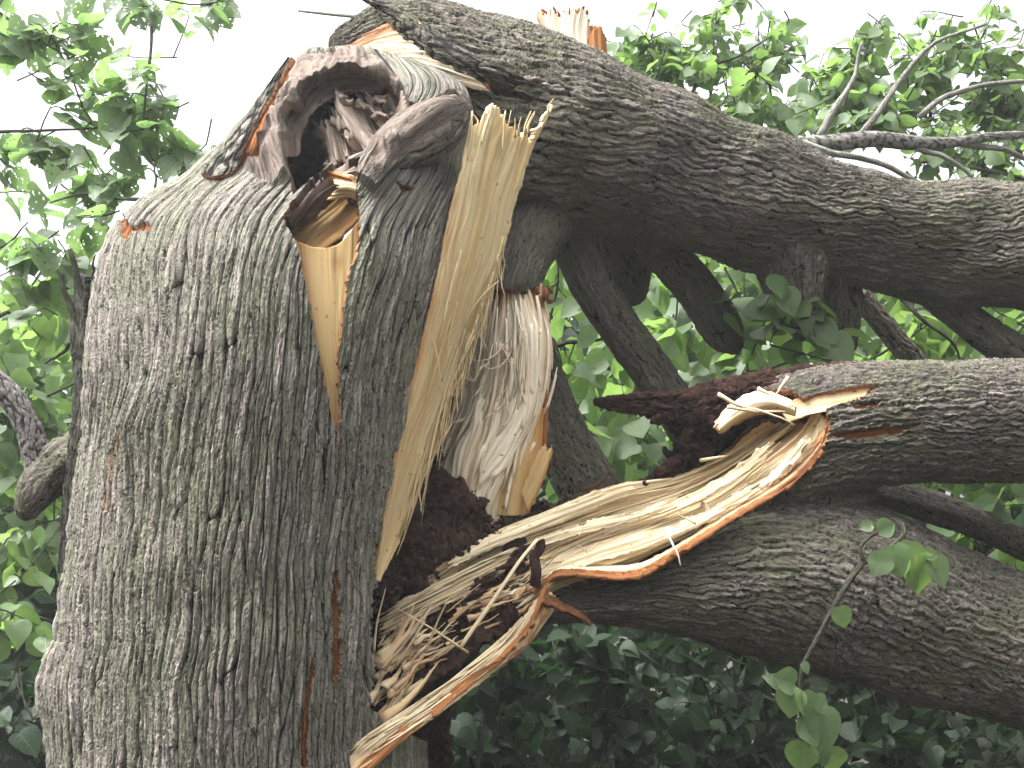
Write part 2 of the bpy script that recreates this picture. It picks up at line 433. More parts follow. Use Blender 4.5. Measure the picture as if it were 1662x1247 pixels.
# ------------------------------------------------------------------ surfaces
def loft(curves, nu, nv, ends=None):
    """curves: list of point lists (px,py,d), all running the same way (v). Across them is u. -> (nv,nu,3) pixel-space"""
    C = np.stack([spline(c, nv) for c in curves], 1)               # nv, k, 3
    k = C.shape[1]; t = np.linspace(0, k - 1, nu)
    if k == 2:
        return C[:, :1] + (C[:, 1:] - C[:, :1]) * (t / (k - 1))[None, :, None]
    i = np.clip(np.floor(t).astype(int), 0, k - 2); s = (t - i)[None, :, None]
    def g(j): return C[:, np.clip(j, 0, k - 1)]
    p0, p1, p2, p3 = g(i - 1), g(i), g(i + 1), g(i + 2)
    p0 = np.where((i == 0)[None, :, None], 2 * p1 - p2, p0); p3 = np.where((i == k - 2)[None, :, None], 2 * p2 - p1, p3)
    return .5 * (2 * p1 + (p2 - p0) * s + (2 * p0 - 5 * p1 + 4 * p2 - p3) * s ** 2 + (3 * p1 - p0 - 3 * p2 + p3) * s ** 3)

def grain_uv(S):
    """metres across and along a world-space grid"""
    nv, nu = S.shape[:2]
    du = np.linalg.norm(np.diff(S, axis=1), axis=2).mean(0); dv = np.linalg.norm(np.diff(S, axis=0), axis=2).mean(1)
    u = np.concatenate([[0], np.cumsum(du)]); v = np.concatenate([[0], np.cumsum(dv)])
    return np.broadcast_to(u[None, :], (nv, nu)), np.broadcast_to(v[:, None], (nv, nu))

def face_cam(S):
    N = normals(S)
    flip = np.sum(N * (CAM - S)) < 0
    return -N if flip else N, flip

def slab(name, curves, mats, parent, res=.003, thick=.02, relief=None, seed=0, stain=None, teeth=None, keepf=None, smin=None, nrel=.006, wide=.012, step=None, wave=.0, edge=2.2):
    """torn wood plate: lofted curves, fibre relief along v, closed back, ragged ends"""
    Q0 = loft(curves, 12, 24); W = P(Q0)
    lu = np.linalg.norm(np.diff(W, axis=1), axis=2).sum(1).max(); lv = np.linalg.norm(np.diff(W, axis=0), axis=2).sum(0).max()
    nu = int(np.clip(lu / res, 10, 500)); nv = int(np.clip(lv / (res * 1.6), 12, 600))
    Q = loft(curves, nu, nv)
    uu = np.linspace(0, 1, nu)[None, :].repeat(nv, 0); vv = np.linspace(0, 1, nv)[:, None].repeat(nu, 1)
    ew = np.clip(np.abs(uu * 2 - 1) * 4 - 3, 0, 1)
    sg = np.sign(uu - .5); yy = vv * lv
    en = perlin(yy / .03, sg * 3.3, seed + 50) + .6 * perlin(yy / .009, sg * 5.1, seed + 51)
    Q[..., 1] += edge * ew * en; Q[..., 0] += edge * ew * en * .6
    S = P(Q); U, V = grain_uv(S)
    if teeth is not None:                                        # ragged ends: keep faces by v against noise of u
        a, b_, ms = teeth
        tn = .55 * np.abs(perlin(U / ms, V * 0, seed + 40)) + .45 * np.abs(perlin(U / (ms * .35), V * 0, seed + 41))
        kp = (vv >= a * tn * 1.6) & (vv <= 1 - b_ * tn * 1.6)
    else: kp = np.ones((nv, nu), bool)
    if keepf is not None: kp &= keepf(Q[..., 0], Q[..., 1])
    N, flip = face_cam(S)
    U = U + wave * perlin(U / .09, V / .2, seed + 3)
    f = (perlin(U / wide, V / .35, seed) * .9 + np.abs(perlin(U / (wide * .5), V / .22, seed + 1)) * .8
         + perlin(U / (wide * .2), V / .12, seed + 2) * .45)
    if step:                                                     # stepped splinter layers
        q = perlin(U / (wide * 3), V / .5, seed + 7) * 2.2 + perlin(U / wide, V / .3, seed + 8) * .6
        f = f + step * (np.floor(q) + sstep(.78, 1, q - np.floor(q)))
    if relief is not None: f = f + relief(uu, vv, Q)
    S = S + N * (f * nrel)[..., None]
    s = stain(uu, vv, Q) if stain else np.zeros((nv, nu))
    th = thick * np.clip(np.minimum(uu, 1 - uu) * 8 + .25, .25, 1)
    keep = kp[:-1, :-1] & kp[1:, 1:] & kp[1:, :-1] & kp[:-1, 1:]
    if flip:
        S, N, U, V, s, th = S[:, ::-1], N[:, ::-1], U[:, ::-1], V[:, ::-1], s[:, ::-1], th[:, ::-1]; keep = keep[:, ::-1]
    me = grid_mesh(name, S, np.stack([U, V], -1), {'s': s, 'h': np.ones_like(s), 'k': np.zeros_like(s)}, keep, None, N, back=th)
    if len(mats) == 2: mats = [mats[0], mats[1], mats[0]]
    return link(name, me, mats, parent)

class Tubes:
    """many thin tapered tubes collected into one mesh"""
    def __init__(s): s.V = []; s.F = []; s.UV = []; s.n = 0; s.st = []
    def add(s, W, rad, k=5, flat=1.0, stain=0.0):
        W = np.asarray(W, float); n = len(W); rad = np.broadcast_to(rad, (n,))
        T = np.gradient(W, axis=0); T /= np.maximum(1e-9, np.linalg.norm(T, axis=1))[:, None]
        ref = CAM - W; A = np.cross(T, ref); A /= np.maximum(1e-9, np.linalg.norm(A, axis=1))[:, None]
        B = np.cross(A, T)
        th = np.arange(k) * 2 * np.pi / k
        ring = W[:, None] + rad[:, None, None] * (A[:, None] * np.cos(th)[None, :, None] + B[:, None] * (np.sin(th) * flat)[None, :, None])
        i = np.arange(n - 1)[:, None] * k; j = np.arange(k)[None, :]; j2 = (j + 1) % k
        f = np.stack([i + j, i + j2, i + k + j2, i + k + j], -1).reshape(-1, 4) + s.n
        caps = [np.array([[0, q + 1, q, q]])[:, :3] + s.n for q in range(1, k - 1)] + [np.array([[0, q, q + 1]]) + s.n + (n - 1) * k for q in range(1, k - 1)]
        L = np.concatenate([[0], np.cumsum(np.linalg.norm(np.diff(W, axis=0), axis=1))])
        uv = np.stack([np.broadcast_to((j / k) * .06 + random.random(), (n, k)), np.broadcast_to(L[:, None], (n, k)) + random.random() * 3], -1)
        s.V.append(ring.reshape(-1, 3)); s.F.append(f); s.UV.append(uv.reshape(-1, 2)); s.caps = getattr(s, 'caps', []) + caps
        s.st.append(np.full(n * k, stain)); s.n += n * k
    def mesh(s, name):
        V = np.concatenate(s.V); st = np.concatenate(s.st)
        return raw_mesh(name, V, [np.concatenate(s.F), np.concatenate(s.caps)], np.concatenate(s.UV),
                        {'s': st, 'h': np.ones(len(V)), 'k': np.zeros(len(V))})

def pxtube(T, pts, r0, r1=None, n=12, k=5, flat=1.0, stain=0.0, wob=0.0):
    """pts (px,py,d); radii in px"""
    q = spline(pts, n); W = P(q)
    if wob: W = W + np.stack([perlin(np.linspace(0, 4, n), np.full(n, random.random() * 90), a) for a in range(3)], 1) * wob
    r1 = r0 if r1 is None else r1
    T.add(W, np.linspace(r0, r1, n) * q[:, 2] / FPX, k, flat, stain)

def log(name, pts, mats, parent, res=.004, amp=.012, kind='scale', su=.035, sv=.12, seed=0, cut=None, caps=(True, True),
        lump=.07, front=(-115, 115), callus=None, stain=None, rim=.02, nback=40, endr=None, swirl=0.0, relief=None):
    """bark-covered stem along pts (px,py,d,rpx). cut: function(px,py)->bool of faces torn away"""
    c = np.asarray(pts, float)
    W0 = P(spline(c, 60)); L = np.linalg.norm(np.diff(W0, axis=0), axis=1).sum()
    nv = int(np.clip(L / res, 16, 1000))
    q = spline(c, nv); C = P(q[:, :3]); r = q[:, 3] * q[:, 2] / FPX
    T = np.gradient(C, axis=0); T /= np.linalg.norm(T, axis=1)[:, None]
    ref = CAM - C; Fd = ref - T * np.sum(ref * T, 1)[:, None]; Fd /= np.linalg.norm(Fd, axis=1)[:, None]
    Sd = np.cross(T, Fd)
    nf = int(np.clip(np.mean(r) * R(front[1] - front[0]) / res, 12, 420))
    th = np.concatenate([np.linspace(front[1] - 360, front[0], nback)[:-1], np.linspace(front[0], front[1], nf)])
    th = np.radians(th)
    v = np.concatenate([[0], np.cumsum(np.linalg.norm(np.diff(C, axis=0), axis=1))])
    TH, Vv = np.meshgrid(th, v)
    rm = np.mean(r)
    U = TH * rm + swirl * Vv
    n = len(th)
    rr = r[:, None] * (1 + lump * perlin(TH * 1.1 + 9 + seed, Vv / .35, seed) + .5 * lump * perlin(TH * 2.3 + seed, Vv / .16, seed + 3))
    # seam blend
    D = Fd[:, None] * np.cos(TH)[..., None] + Sd[:, None] * np.sin(TH)[..., None]
    S0 = C[:, None] + D * rr[..., None]
    pq = proj(S0)
    if relief is not None: S0 = S0 + D * relief(pq[..., 0], pq[..., 1], TH)[..., None]
    if kind == 'scale': h, cc, hf = plate_bark(U, Vv, su * .47, sv * .75, seed, .35, .24, .9, .5)
    else:
        h = bark_h(U, Vv, su, sv, seed); cc = np.clip(.5 + .5 * perlin(U / su, Vv / sv, seed + 77), 0, 1); hf = np.clip(h * 1.3, 0, 1)
    k = callus(pq[..., 0], pq[..., 1]) if callus else np.zeros_like(h)
    s = stain(pq[..., 0], pq[..., 1]) if stain else np.zeros_like(h)
    a = amp * (1 - .85 * k) * (1 - .7 * s)
    S = S0 + D * ((h - .6) * a - s * amp * .8)[..., None]
    S[:, 0] = S[:, -1] = .5 * (S[:, 0] + S[:, -1])
    if caps[0]:
        S = np.concatenate([C[0] + (S[:1] - C[0]) * math.cos(a_) - T[0] * (r[0] * math.sin(a_) * (.4 + .5 * perlin(TH[:1] * 1.9, TH[:1] * 0 + seed, 4)))[..., None] for a_ in (1.569, 1.2, .9, .6, .3)] + [S])
    if caps[1]:
        S = np.concatenate([S] + [C[-1] + (S[-1:] - C[-1]) * math.cos(a_) + T[-1] * (r[-1] * math.sin(a_) * (.4 + .5 * perlin(TH[:1] * 1.9, TH[:1] * 0 + seed, 5)))[..., None] for a_ in (.3, .6, .9, 1.2, 1.569)])
    def pad(x):
        if caps[0]: x = np.concatenate([x[:1]] * 5 + [x])
        if caps[1]: x = np.concatenate([x] + [x[-1:]] * 5)
        return x
    U, Vv, h, k, s, D, TH, cc = map(pad, (U, Vv, hf, k, s, D, TH, cc))
    keep = None
    if cut is not None:
        pq = proj(S); ct = cut(pq[..., 0], pq[..., 1]) & (np.cos(TH) > -.25)
        keep = ~(ct[:-1, :-1] | ct[1:, 1:] | ct[1:, :-1] | ct[:-1, 1:])
    # orientation outward
    nn = normals(S)
    if np.sum(nn[nv // 2] * D[nv // 2]) < 0:
        S, U, Vv, h, k, s, D, cc = [x[:, ::-1] for x in (S, U, Vv, h, k, s, D, cc)]
        if keep is not None: keep = keep[:, ::-1]
    me = grid_mesh(name, S, np.stack([U, Vv], -1), {'h': h, 'k': k, 's': s, 'c': cc}, keep, rim if cut is not None else None, D)
    return link(name, me, mats, parent)

def proj(S):
    d = np.asarray(S) - CAM
    z = d @ FWD
    return np.stack([831 + FPX * (d @ RGT) / z, 623.5 - FPX * (d @ UP) / z, z], -1)

def jag(px, py, a=5, sx=14, sy=30, seed=3):
    return px + a * perlin(px / sx, py / sy, seed) + .5 * a * perlin(px / (sx * .4), py / (sy * .4), seed + 1), \
           py + a * perlin(px / sx, py / sy, seed + 2)

ICO = None
def chunks(name, specs, mats, parent, rough=.5, seed=0, flat=1.0):
    """lumpy crumbs: specs list of (world centre, radius, stretch dir or None)"""
    global ICO
    if ICO is None:
        import bmesh
        bm = bmesh.new(); bmesh.ops.create_icosphere(bm, subdivisions=2, radius=1)
        bm.verts.ensure_lookup_table()
        ICO = (np.array([v.co[:] for v in bm.verts]), np.array([[v.index for v in f.verts] for f in bm.faces])); bm.free()
    Vv, Ff = [], []; n = 0; rg = np.random.RandomState(seed)
    for c, r, ax in specs:
        v = ICO[0] * r
        v = v * (1 + rough * perlin3(ICO[0] * 1.3 + rg.rand(3) * 50, 1.2))[:, None]
        v = v * (rg.rand(3) * .7 + .55)
        if ax is not None:
            ax = np.asarray(ax) / np.linalg.norm(ax); v = v + np.outer(v @ ax, ax) * 2.2
        Vv.append(v + c); Ff.append(Ff_ := ICO[1] + n); n += len(v)
    V = np.concatenate(Vv); F = np.concatenate(Ff)
    me = raw_mesh(name, V, [F], V[:, :2], {'s': np.zeros(n), 'h': np.ones(n), 'k': np.zeros(n)})
    return link(name, me, mats, parent)

def rotsheet(name, curves, mat, parent, amp=.04, res=.006, seed=0, freq=9, jit=5):
    Q0 = P(loft(curves, 8, 12)); lu = np.linalg.norm(np.diff(Q0, axis=1), axis=2).sum(1).max(); lv = np.linalg.norm(np.diff(Q0, axis=0), axis=2).sum(0).max()
    nu = int(np.clip(lu / res, 10, 260)); nv = int(np.clip(lv / res, 10, 260))
    Q = loft(curves, nu, nv)
    q0 = Q[..., 0].copy(); q1 = Q[..., 1].copy()
    Q[..., 0] += jit * (perlin(q0 / 22, q1 / 22, seed + 1) + .5 * perlin(q0 / 8, q1 / 8, seed + 3)); Q[..., 1] += jit * (perlin(q0 / 22, q1 / 22, seed + 2) + .5 * perlin(q0 / 8, q1 / 8, seed + 4))
    S = P(Q); N, flip = face_cam(S)
    f = fbm3(S, freq, 5, seed); f = f + .35 * np.abs(perlin3(S, freq * 3.1, seed + 9))
    S = S + N * (f * amp)[..., None]
    U, V = grain_uv(S)
    z = np.zeros((nv, nu))
    th = np.full((nv, nu), .02)
    if flip: S, N, U, V = S[:, ::-1], N[:, ::-1], U[:, ::-1], V[:, ::-1]
    me = grid_mesh(name, S, np.stack([U, V], -1), {'h': np.clip(.5 + f, 0, 1)[:, ::-1] if flip else np.clip(.5 + f, 0, 1), 'k': z, 's': z}, None, None, N, back=th)
    return link(name, me, [mat, mat, mat], parent)

def fibres(T, curves, n, lens=(.1, .35), lift=.02, wpx=(.8, 2.2), seed=0, urange=(0.02, .98), vrange=(0, 1), curl=0.0, stain=0.0):
    """loose splinters lying along a lofted surface, lifting at one end"""
    rg = random.Random(seed)
    G = P(loft(curves, 60, 90)); N, _ = face_cam(G)
    for _ in range(n):
        u = rg.uniform(*urange) * 59; l = rg.uniform(*lens); v0 = rg.uniform(vrange[0], max(vrange[0], vrange[1] - l)); v1 = min(1, v0 + l)
        tt = np.linspace(v0, v1, 10) * 89; du = rg.uniform(-2.5, 2.5)
        us = np.clip(u + np.linspace(0, du, 10), 0, 59)
        i0 = np.clip(tt.astype(int), 0, 88); fr = (tt - i0)[:, None]; iu = np.clip(us.astype(int), 0, 59)
        W = G[i0, iu] * (1 - fr) + G[i0 + 1, iu] * fr
        t = np.linspace(0, 1, 10); t = t if rg.random() < .5 else 1 - t
        L = rg.random() ** 2 * lift
        W = W + N[i0, iu] * (.004 + L * t ** 2)[:, None]
        if curl: W = W + np.outer(t ** 2 * curl * rg.uniform(-1, 1), RGT) + np.outer(t ** 2 * curl * rg.uniform(-.6, .6), UP)
        # smooth
        for _k in range(2): W[1:-1] = (W[:-2] + 2 * W[1:-1] + W[2:]) / 4
        wd = rg.uniform(*wpx) * 3.0 / FPX
        T.add(W, wd * np.sqrt(np.clip(np.sin(np.linspace(.25, 2.95, 10)), .05, 1)), 4, .5, stain * rg.random())

# ================================================================== GROUND
V = np.array([[-600, -600, 0], [600, -600, 0], [600, 600, 0], [-600, 600, 0]], float)
g = link('ground', raw_mesh('ground', V, [np.array([[0, 1, 2, 3]])], V[:, :2]), M['soil']); g['kind'] = 'structure'

# ================================================================== STANDING STUMP
stump = thing('broken_tree_stump', 'thick standing tree stump with furrowed grey green bark, hollow top and torn open right side', 'tree stump', P1(380, 2118, 3.0) * [1, 1, 0])

TAB = np.array([  # py, left, full right, torn right edge, distance of axis, depth radius
    [2200, -60, 800, 800, 3.0, .64], [1800, 40, 740, 740, 3.0, .56], [1500, 62, 705, 705, 3.0, .53], [1320, 70, 697, 697, 3.0, .52],
    [1247, 74, 694, 694, 3.0, .52], [1200, 76, 692, 690, 3.0, .52], [1185, 76, 692, 640, 3.0, .52], [1150, 77, 691, 603, 3.0, .52], [1090, 78, 690, 604, 3.0, .52], [1060, 88, 690, 602, 3.0, .52],
    [1035, 94, 690, 601, 3.0, .52], [1000, 99, 690, 600, 3.0, .51], [945, 104, 690, 611, 3.0, .51], [900, 107, 692, 613, 3.0, .51],
    [800, 118, 698, 628, 3.0, .5], [740, 125, 704, 640, 3.0, .5], [680, 132, 708, 655, 3.0, .5], [600, 141, 715, 678, 3.0, .5],
    [500, 150, 725, 702, 3.01, .49], [450, 156, 732, 715, 3.02, .48], [400, 170, 740, 727, 3.03, .47], [360, 187, 748, 736, 3.05, .45],
    [340, 212, 752, 742, 3.06, .44], [310, 250, 756, 748, 3.07, .42], [275, 318, 760, 756, 3.08, .39], [230, 362, 764, 760, 3.09, .34],
    [190, 397, 765, 762, 3.1, .29], [160, 420, 766, 764, 3.11, .24], [130, 440, 756, 752, 3.12, .2], [104, 462, 700, 698, 3.13, .16],
    [88, 492, 640, 638, 3.14, .11], [78, 530, 600, 598, 3.15, .06]])
TAB = TAB[::-1]
VCUT = [(545, 728), (541, 690), (536, 645), (521, 590), (508, 520), (498, 470), (484, 400), (462, 355), (470, 335), (500, 300), (548, 262), (585, 262),
        (577, 290), (578, 330), (580, 400), (566, 440), (558, 500), (552, 560), (549, 610), (553, 660)]
CAV = [(474, 280), (464, 240), (470, 200), (490, 168), (520, 146), (558, 132), (598, 134), (624, 148), (645, 166), (672, 176), (700, 172), (676, 188), (640, 215),
       (606, 245), (585, 262), (548, 262), (500, 300), (480, 318)]
CUTALL = [VCUT, CAV]
CAL1 = [(575, 292), (606, 245), (640, 215), (676, 188), (704, 168), (735, 160), (760, 175), (758, 200), (742, 225), (700, 238), (660, 258), (628, 285), (598, 320)]
CAL2 = [(392, 276), (412, 215), (446, 140), (470, 100), (500, 84), (560, 76), (610, 88), (650, 130), (660, 172), (600, 140), (540, 142), (492, 168), (468, 215), (474, 290), (440, 306)]

def stump_rows():
    py = np.concatenate([np.arange(78, 1300, 1.55), np.arange(1300, 1500, 6), np.arange(1500, 2201, 25)])
    c = TAB[:, 0]
    cols = [np.interp(py, c, TAB[:, j]) for j in range(1, 6)]
    sm = []
    for j, x in enumerate(cols):
        w_ = 6 if j == 2 else 30
        ker = np.hanning(2 * w_ + 1); ker /= ker.sum(); sm.append(np.convolve(np.pad(x, w_, 'edge'), ker, 'valid'))
    return py, sm

def build_trunk():
    py, (xl, xf, xr, dc, rd) = stump_rows()
    cx = (xl + xf) / 2; rp = (xf - xl) / 2
    th = np.radians(np.concatenate([np.linspace(-200, -98, 36)[:-1], np.linspace(-98, 98, 900), np.linspace(98, 160, 22)[1:]]))
    TH = np.broadcast_to(th[None, :], (len(py), len(th)))
    PX = cx[:, None] + rp[:, None] * np.sin(TH); D = dc[:, None] - rd[:, None] * np.cos(TH)
    PY = np.broadcast_to(py[:, None], PX.shape)
    PX = PX + np.clip(-np.sin(TH), 0, 1) ** 14 * (4.0 * perlin(py / 26, py * 0, 31) - 14 * np.exp(-((py - 1110) / 60) ** 2) * (py > 1045))[:, None]
    S0 = P(np.stack([PX, PY, D], -1))
    U = TH * rd[:, None]; Vv = np.broadcast_to(-py[:, None] * .00155, U.shape)
    # grain swirls round the old branch collar at the left
    ex = (PX - 200) / 70; ey = (PY - 665) / 80; gs = np.exp(-(ex ** 2 + ey ** 2))
    Uw = U + .035 * gs * ey + .10 * np.clip((520 - PY) / 500, 0, 1) * sstep(420, 200, PX) * .6
    h, cc, hf = plate_bark(Uw, Vv, .030, .46, 3, .10, .24, .6, .88, .8)
    jx, jy = jag(PX, PY, 4, 10, 26)
    dcal1 = polydist(PX, PY, CAL1); in1 = inpoly(PX, PY, CAL1)
    dcal2 = polydist(PX, PY, CAL2); in2 = inpoly(jx, jy, CAL2)
    k = np.maximum(np.where(in1, sstep(0, 12, dcal1), 0), np.where(in2, sstep(0, 10, dcal2), 0))
    st = np.zeros_like(k)
    ORA = [[(489, 1247), (488, 1180), (500, 1100), (513, 1040), (508, 1110), (503, 1180), (500, 1247)],
           [(540, 930), (552, 925), (552, 1000), (556, 1070), (548, 1130), (541, 1090)],
           [(192, 345), (205, 352), (212, 372), (246, 358), (243, 374), (215, 378), (203, 396), (197, 380)],
           [(636, 298), (648, 306), (664, 312), (660, 320), (640, 312)], [(706, 224), (724, 222), (726, 238), (712, 236)],
           [(392, 268), (404, 215), (428, 165), (462, 112), (470, 112), (452, 150), (428, 200), (412, 260)],
           [(176, 742), (200, 690), (208, 700), (190, 760), (176, 830), (166, 830)]]
    for i, pol in enumerate(ORA):
        m = inpoly(jx, jy, pol)
        st = np.maximum(st, m * (1.0 if i != 6 else .35))
    N = normals(S0)
    if np.sum(N * (CAM - S0)) < 0: N = -N
    amp = np.interp(py, [80, 150, 300, 420, 700], [.005, .008, .012, .016, .018])[:, None]
    f = (h - .65) * amp * (1 - .85 * k) - st * .012
    # callus rolls round the hollow, flares and dents
    dc_ = polydist(PX, PY, CAV)
    f = f + .05 * np.exp(-(dc_ / 26) ** 2) * np.clip(k * 1.2 + .15, 0, 1)
    f = f + .035 * np.exp(-((PX - 680 + (PY - 215) * .9) / 40) ** 2) * in1
    f = f + .010 * perlin(PX / 170, PY / 240, 71) + .006 * perlin(PX / 60, PY / 130, 72)
    f = f + .012 * gs * np.sin(ex * 3 + ey * 2)
    f = f + .02 * k * perlin(PX / 24, PY / 40, 75) + .012 * k * perlin(PX / 9, PY / 30, 76)
    # the loosened strip right of the split stands forward
    strip = sstep(555, 600, PX) * sstep(720, 380, PY) * sstep(230, 300, PY)
    f = f + .03 * strip
    S = S0 + N * f[..., None]
    cut = np.zeros(PX.shape, bool)
    cx_, cy_ = jag(PX, PY, 3.2, 17, 33, 9)
    cx_ = cx_ + 2.6 * perlin(PX / 5, PY / 13, 92); cut |= inpoly(cx_, cy_, VCUT)
    cx_, cy_ = jag(PX, PY, 5, 46, 60, 19)
    cut |= inpoly(cx_, cy_, CAV)
    cut &= (np.cos(TH) > -.05)
    xrj = xr + 5.0 * perlin(py / 26, py * 0, 33) + 4 * perlin(py / 8, py * 0, 34) + 2.5 * perlin(py / 3, py * 0, 35)
    cut |= (PX > xrj[:, None]) & (TH > 0) & (xr < xf - 3)[:, None]
    cut |= (TH > R(60)) & (np.cos(TH) < .1) & ((py < 1195) & (py > 300))[:, None]
    keep = ~(cut[:-1, :-1] | cut[1:, 1:] | cut[1:, :-1] | cut[:-1, 1:])
    nn = normals(S)
    FLIP = np.sum(nn[300] * N[300]) < 0
    h = hf
    if FLIP:
        S, N, U, Vv, h, k, st, cc = [x[:, ::-1] for x in (S, N, U, Vv, h, k, st, cc)]; keep = keep[:, ::-1]
    ang = np.arctan2(PY - 215, PX - 565)
    UA = dc_ * .0016 + .008 * perlin(PX / 40, PY / 40, 5); VA = ang * .14
    if FLIP: UA, VA, kk = UA[:, ::-1], VA[:, ::-1], k
    else: kk = k
    U = np.where(kk > .35, UA, U); Vv = np.where(kk > .35, VA, Vv)
    rr = .012 + .012 * sstep(560, 620, PX)
    rr = np.where(dc_ < 14, .03, rr)
    sel = dc_ < 12
    if FLIP: rr, sel = rr[:, ::-1], sel[:, ::-1]
    me = grid_mesh('trunk', S, np.stack([U, Vv], -1), {'h': h, 'k': k, 's': st, 'c': cc}, keep, rr, N, rimsel=sel)
    return link('trunk', me, [M['bark'], M['inner_bark'], M['deadwood']], stump)
trunk = build_trunk()

# smooth debarked wood inside the V-shaped split
def st_edge(uu, vv, q): return np.clip(sstep(.30, .0, uu) + sstep(.72, 1, uu) * .8 + .8 * np.exp(-((q[..., 0] - 548) / 9) ** 2 - ((q[..., 1] - 425) / 14) ** 2) + sstep(.75, .95, vv) * .8, 0, 1) * .85
slab('exposed_wood', [[(472, 388, 2.68), (488, 470, 2.63), (500, 540, 2.60), (520, 610, 2.585), (535, 680, 2.575), (542, 735, 2.57)],
                      [(515, 402, 2.665), (520, 480, 2.63), (528, 560, 2.60), (536, 620, 2.585), (542, 690, 2.575), (545, 735, 2.57)],
                      [(552, 394, 2.68), (552, 470, 2.65), (550, 560, 2.61), (550, 620, 2.59), (550, 690, 2.58), (548, 735, 2.57)],
                      [(592, 345, 2.72), (586, 430, 2.68), (572, 520, 2.64), (560, 620, 2.6), (556, 690, 2.585), (552, 735, 2.57)]],
     [M['smooth_wood'], M['smooth_wood']], stump, res=.003, thick=.02, seed=11, stain=st_edge, nrel=.0025)
def st_or(uu, vv, q): return np.clip(.25 + .5 * perlin(uu * 3, vv * 4, 5), 0, 1)
slab('scooped_wood', [[(452, 378, 2.80), (478, 352, 2.84), (520, 322, 2.86), (560, 296, 2.84), (596, 276, 2.82)],
                      [(480, 405, 2.78), (505, 375, 2.82), (540, 345, 2.85), (572, 318, 2.83), (602, 300, 2.80)],
                      [(500, 425, 2.71), (528, 402, 2.73), (556, 380, 2.75), (580, 358, 2.75), (606, 330, 2.75)]],
     [M['smooth_wood'], M['smooth_wood']], stump, res=.003, thick=.02, seed=12, stain=st_or, nrel=.008, wide=.02)
slab('splintered_tuft', [[(532, 292, 2.74), (548, 288, 2.73), (566, 284, 2.72), (582, 290, 2.72)],
                         [(536, 308, 2.73), (552, 306, 2.71), (568, 306, 2.71), (584, 312, 2.71)],
                         [(520, 330, 2.75), (545, 322, 2.73), (570, 320, 2.72), (590, 330, 2.72)]],
     [M['wood'], M['inner_bark']], stump, res=.003, thick=.012, seed=13, teeth=(.3, .0, .012), stain=lambda u, v, q: sstep(.5, 1, u) * .5, nrel=.006)
slab('torn_bark_flap', [[(528, 276, 2.70), (545, 280, 2.68), (566, 288, 2.66)], [(532, 288, 2.70), (550, 292, 2.68), (574, 294, 2.66)]],
     [M['inner_bark'], M['inner_bark']], stump, res=.003, thick=.008, seed=14, stain=lambda u, v, q: u * 0 + .8)
# dark hollow behind the callus rim
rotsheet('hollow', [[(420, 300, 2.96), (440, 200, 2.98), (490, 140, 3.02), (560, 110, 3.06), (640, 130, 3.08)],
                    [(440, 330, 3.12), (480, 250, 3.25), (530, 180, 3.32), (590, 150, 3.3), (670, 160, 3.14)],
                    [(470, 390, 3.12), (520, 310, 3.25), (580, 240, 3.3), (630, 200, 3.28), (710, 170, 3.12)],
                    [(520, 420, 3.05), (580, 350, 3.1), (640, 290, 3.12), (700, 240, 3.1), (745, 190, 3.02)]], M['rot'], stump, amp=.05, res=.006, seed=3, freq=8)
slab('rotten_ledge', [[(446, 362, 2.80), (490, 312, 2.80), (530, 282, 2.82), (580, 246, 2.84), (640, 212, 2.86), (690, 180, 2.88)],
                          [(462, 350, 2.74), (500, 322, 2.74), (545, 290, 2.76), (600, 258, 2.78), (650, 222, 2.8), (705, 176, 2.82)],
                          [(474, 372, 2.76), (520, 338, 2.76), (550, 312, 2.77), (595, 285, 2.78), (660, 250, 2.8), (715, 200, 2.84)]], [M['weathered'], M['deadwood']], stump, res=.003, thick=.03, seed=5, nrel=.014, wide=.014, step=1.0, edge=6, wave=.03)
slab('dead_wood_sheet', [[(540, 140, 2.98), (552, 195, 2.93), (576, 240, 2.88), (596, 270, 2.86)], [(572, 132, 2.95), (590, 185, 2.89), (612, 226, 2.85), (628, 256, 2.84)], [(610, 138, 2.94), (632, 178, 2.88), (650, 208, 2.85), (664, 236, 2.84)], [(668, 160, 2.95), (684, 178, 2.90), (698, 196, 2.88), (706, 215, 2.88)]],
     [M['weathered'], M['deadwood']], stump, res=.003, thick=.02, seed=6, nrel=.024, wide=.02, step=1.3, edge=9, wave=.04, teeth=(.25, 0, .02))
slab('dead_wood_splint', [[(500, 190, 2.98), (516, 226, 2.93), (540, 276, 2.86)], [(548, 142, 2.97), (560, 200, 2.92), (584, 258, 2.86)]],
     [M['weathered'], M['deadwood']], stump, res=.003, thick=.015, seed=7, nrel=.018, wide=.014, step=1.2, edge=10, wave=.03, teeth=(.45, .1, .012))
slab('weathered_lip', [[(452, 250, 2.84), (456, 200, 2.87), (476, 156, 2.90), (512, 126, 2.93), (560, 112, 2.95), (625, 122, 2.95)], [(484, 256, 2.92), (488, 210, 2.93), (506, 180, 2.94), (532, 160, 2.96), (566, 148, 2.97), (618, 152, 2.96)]],
     [M['weathered'], M['deadwood']], stump, res=.003, thick=.014, seed=8, nrel=.012, wide=.010, step=1.0, edge=7)
log('callus_roll', [(572, 326, 2.79, 10), (604, 286, 2.775, 30), (640, 250, 2.775, 42), (682, 220, 2.785, 46), (716, 198, 2.80, 42), (738, 186, 2.82, 32)], [M['bark']], stump, res=.003, amp=.012, kind='bark', su=.03, sv=.12, seed=44, lump=.22,
    callus=lambda px, py: np.clip(.85 - .6 * sstep(0, 34, (py - 215) + (px - 690) * .62 + 14 * perlin(px / 18, py / 18, 3)), .2, .85), nback=16)
T = Tubes(); rg = random.Random(4)
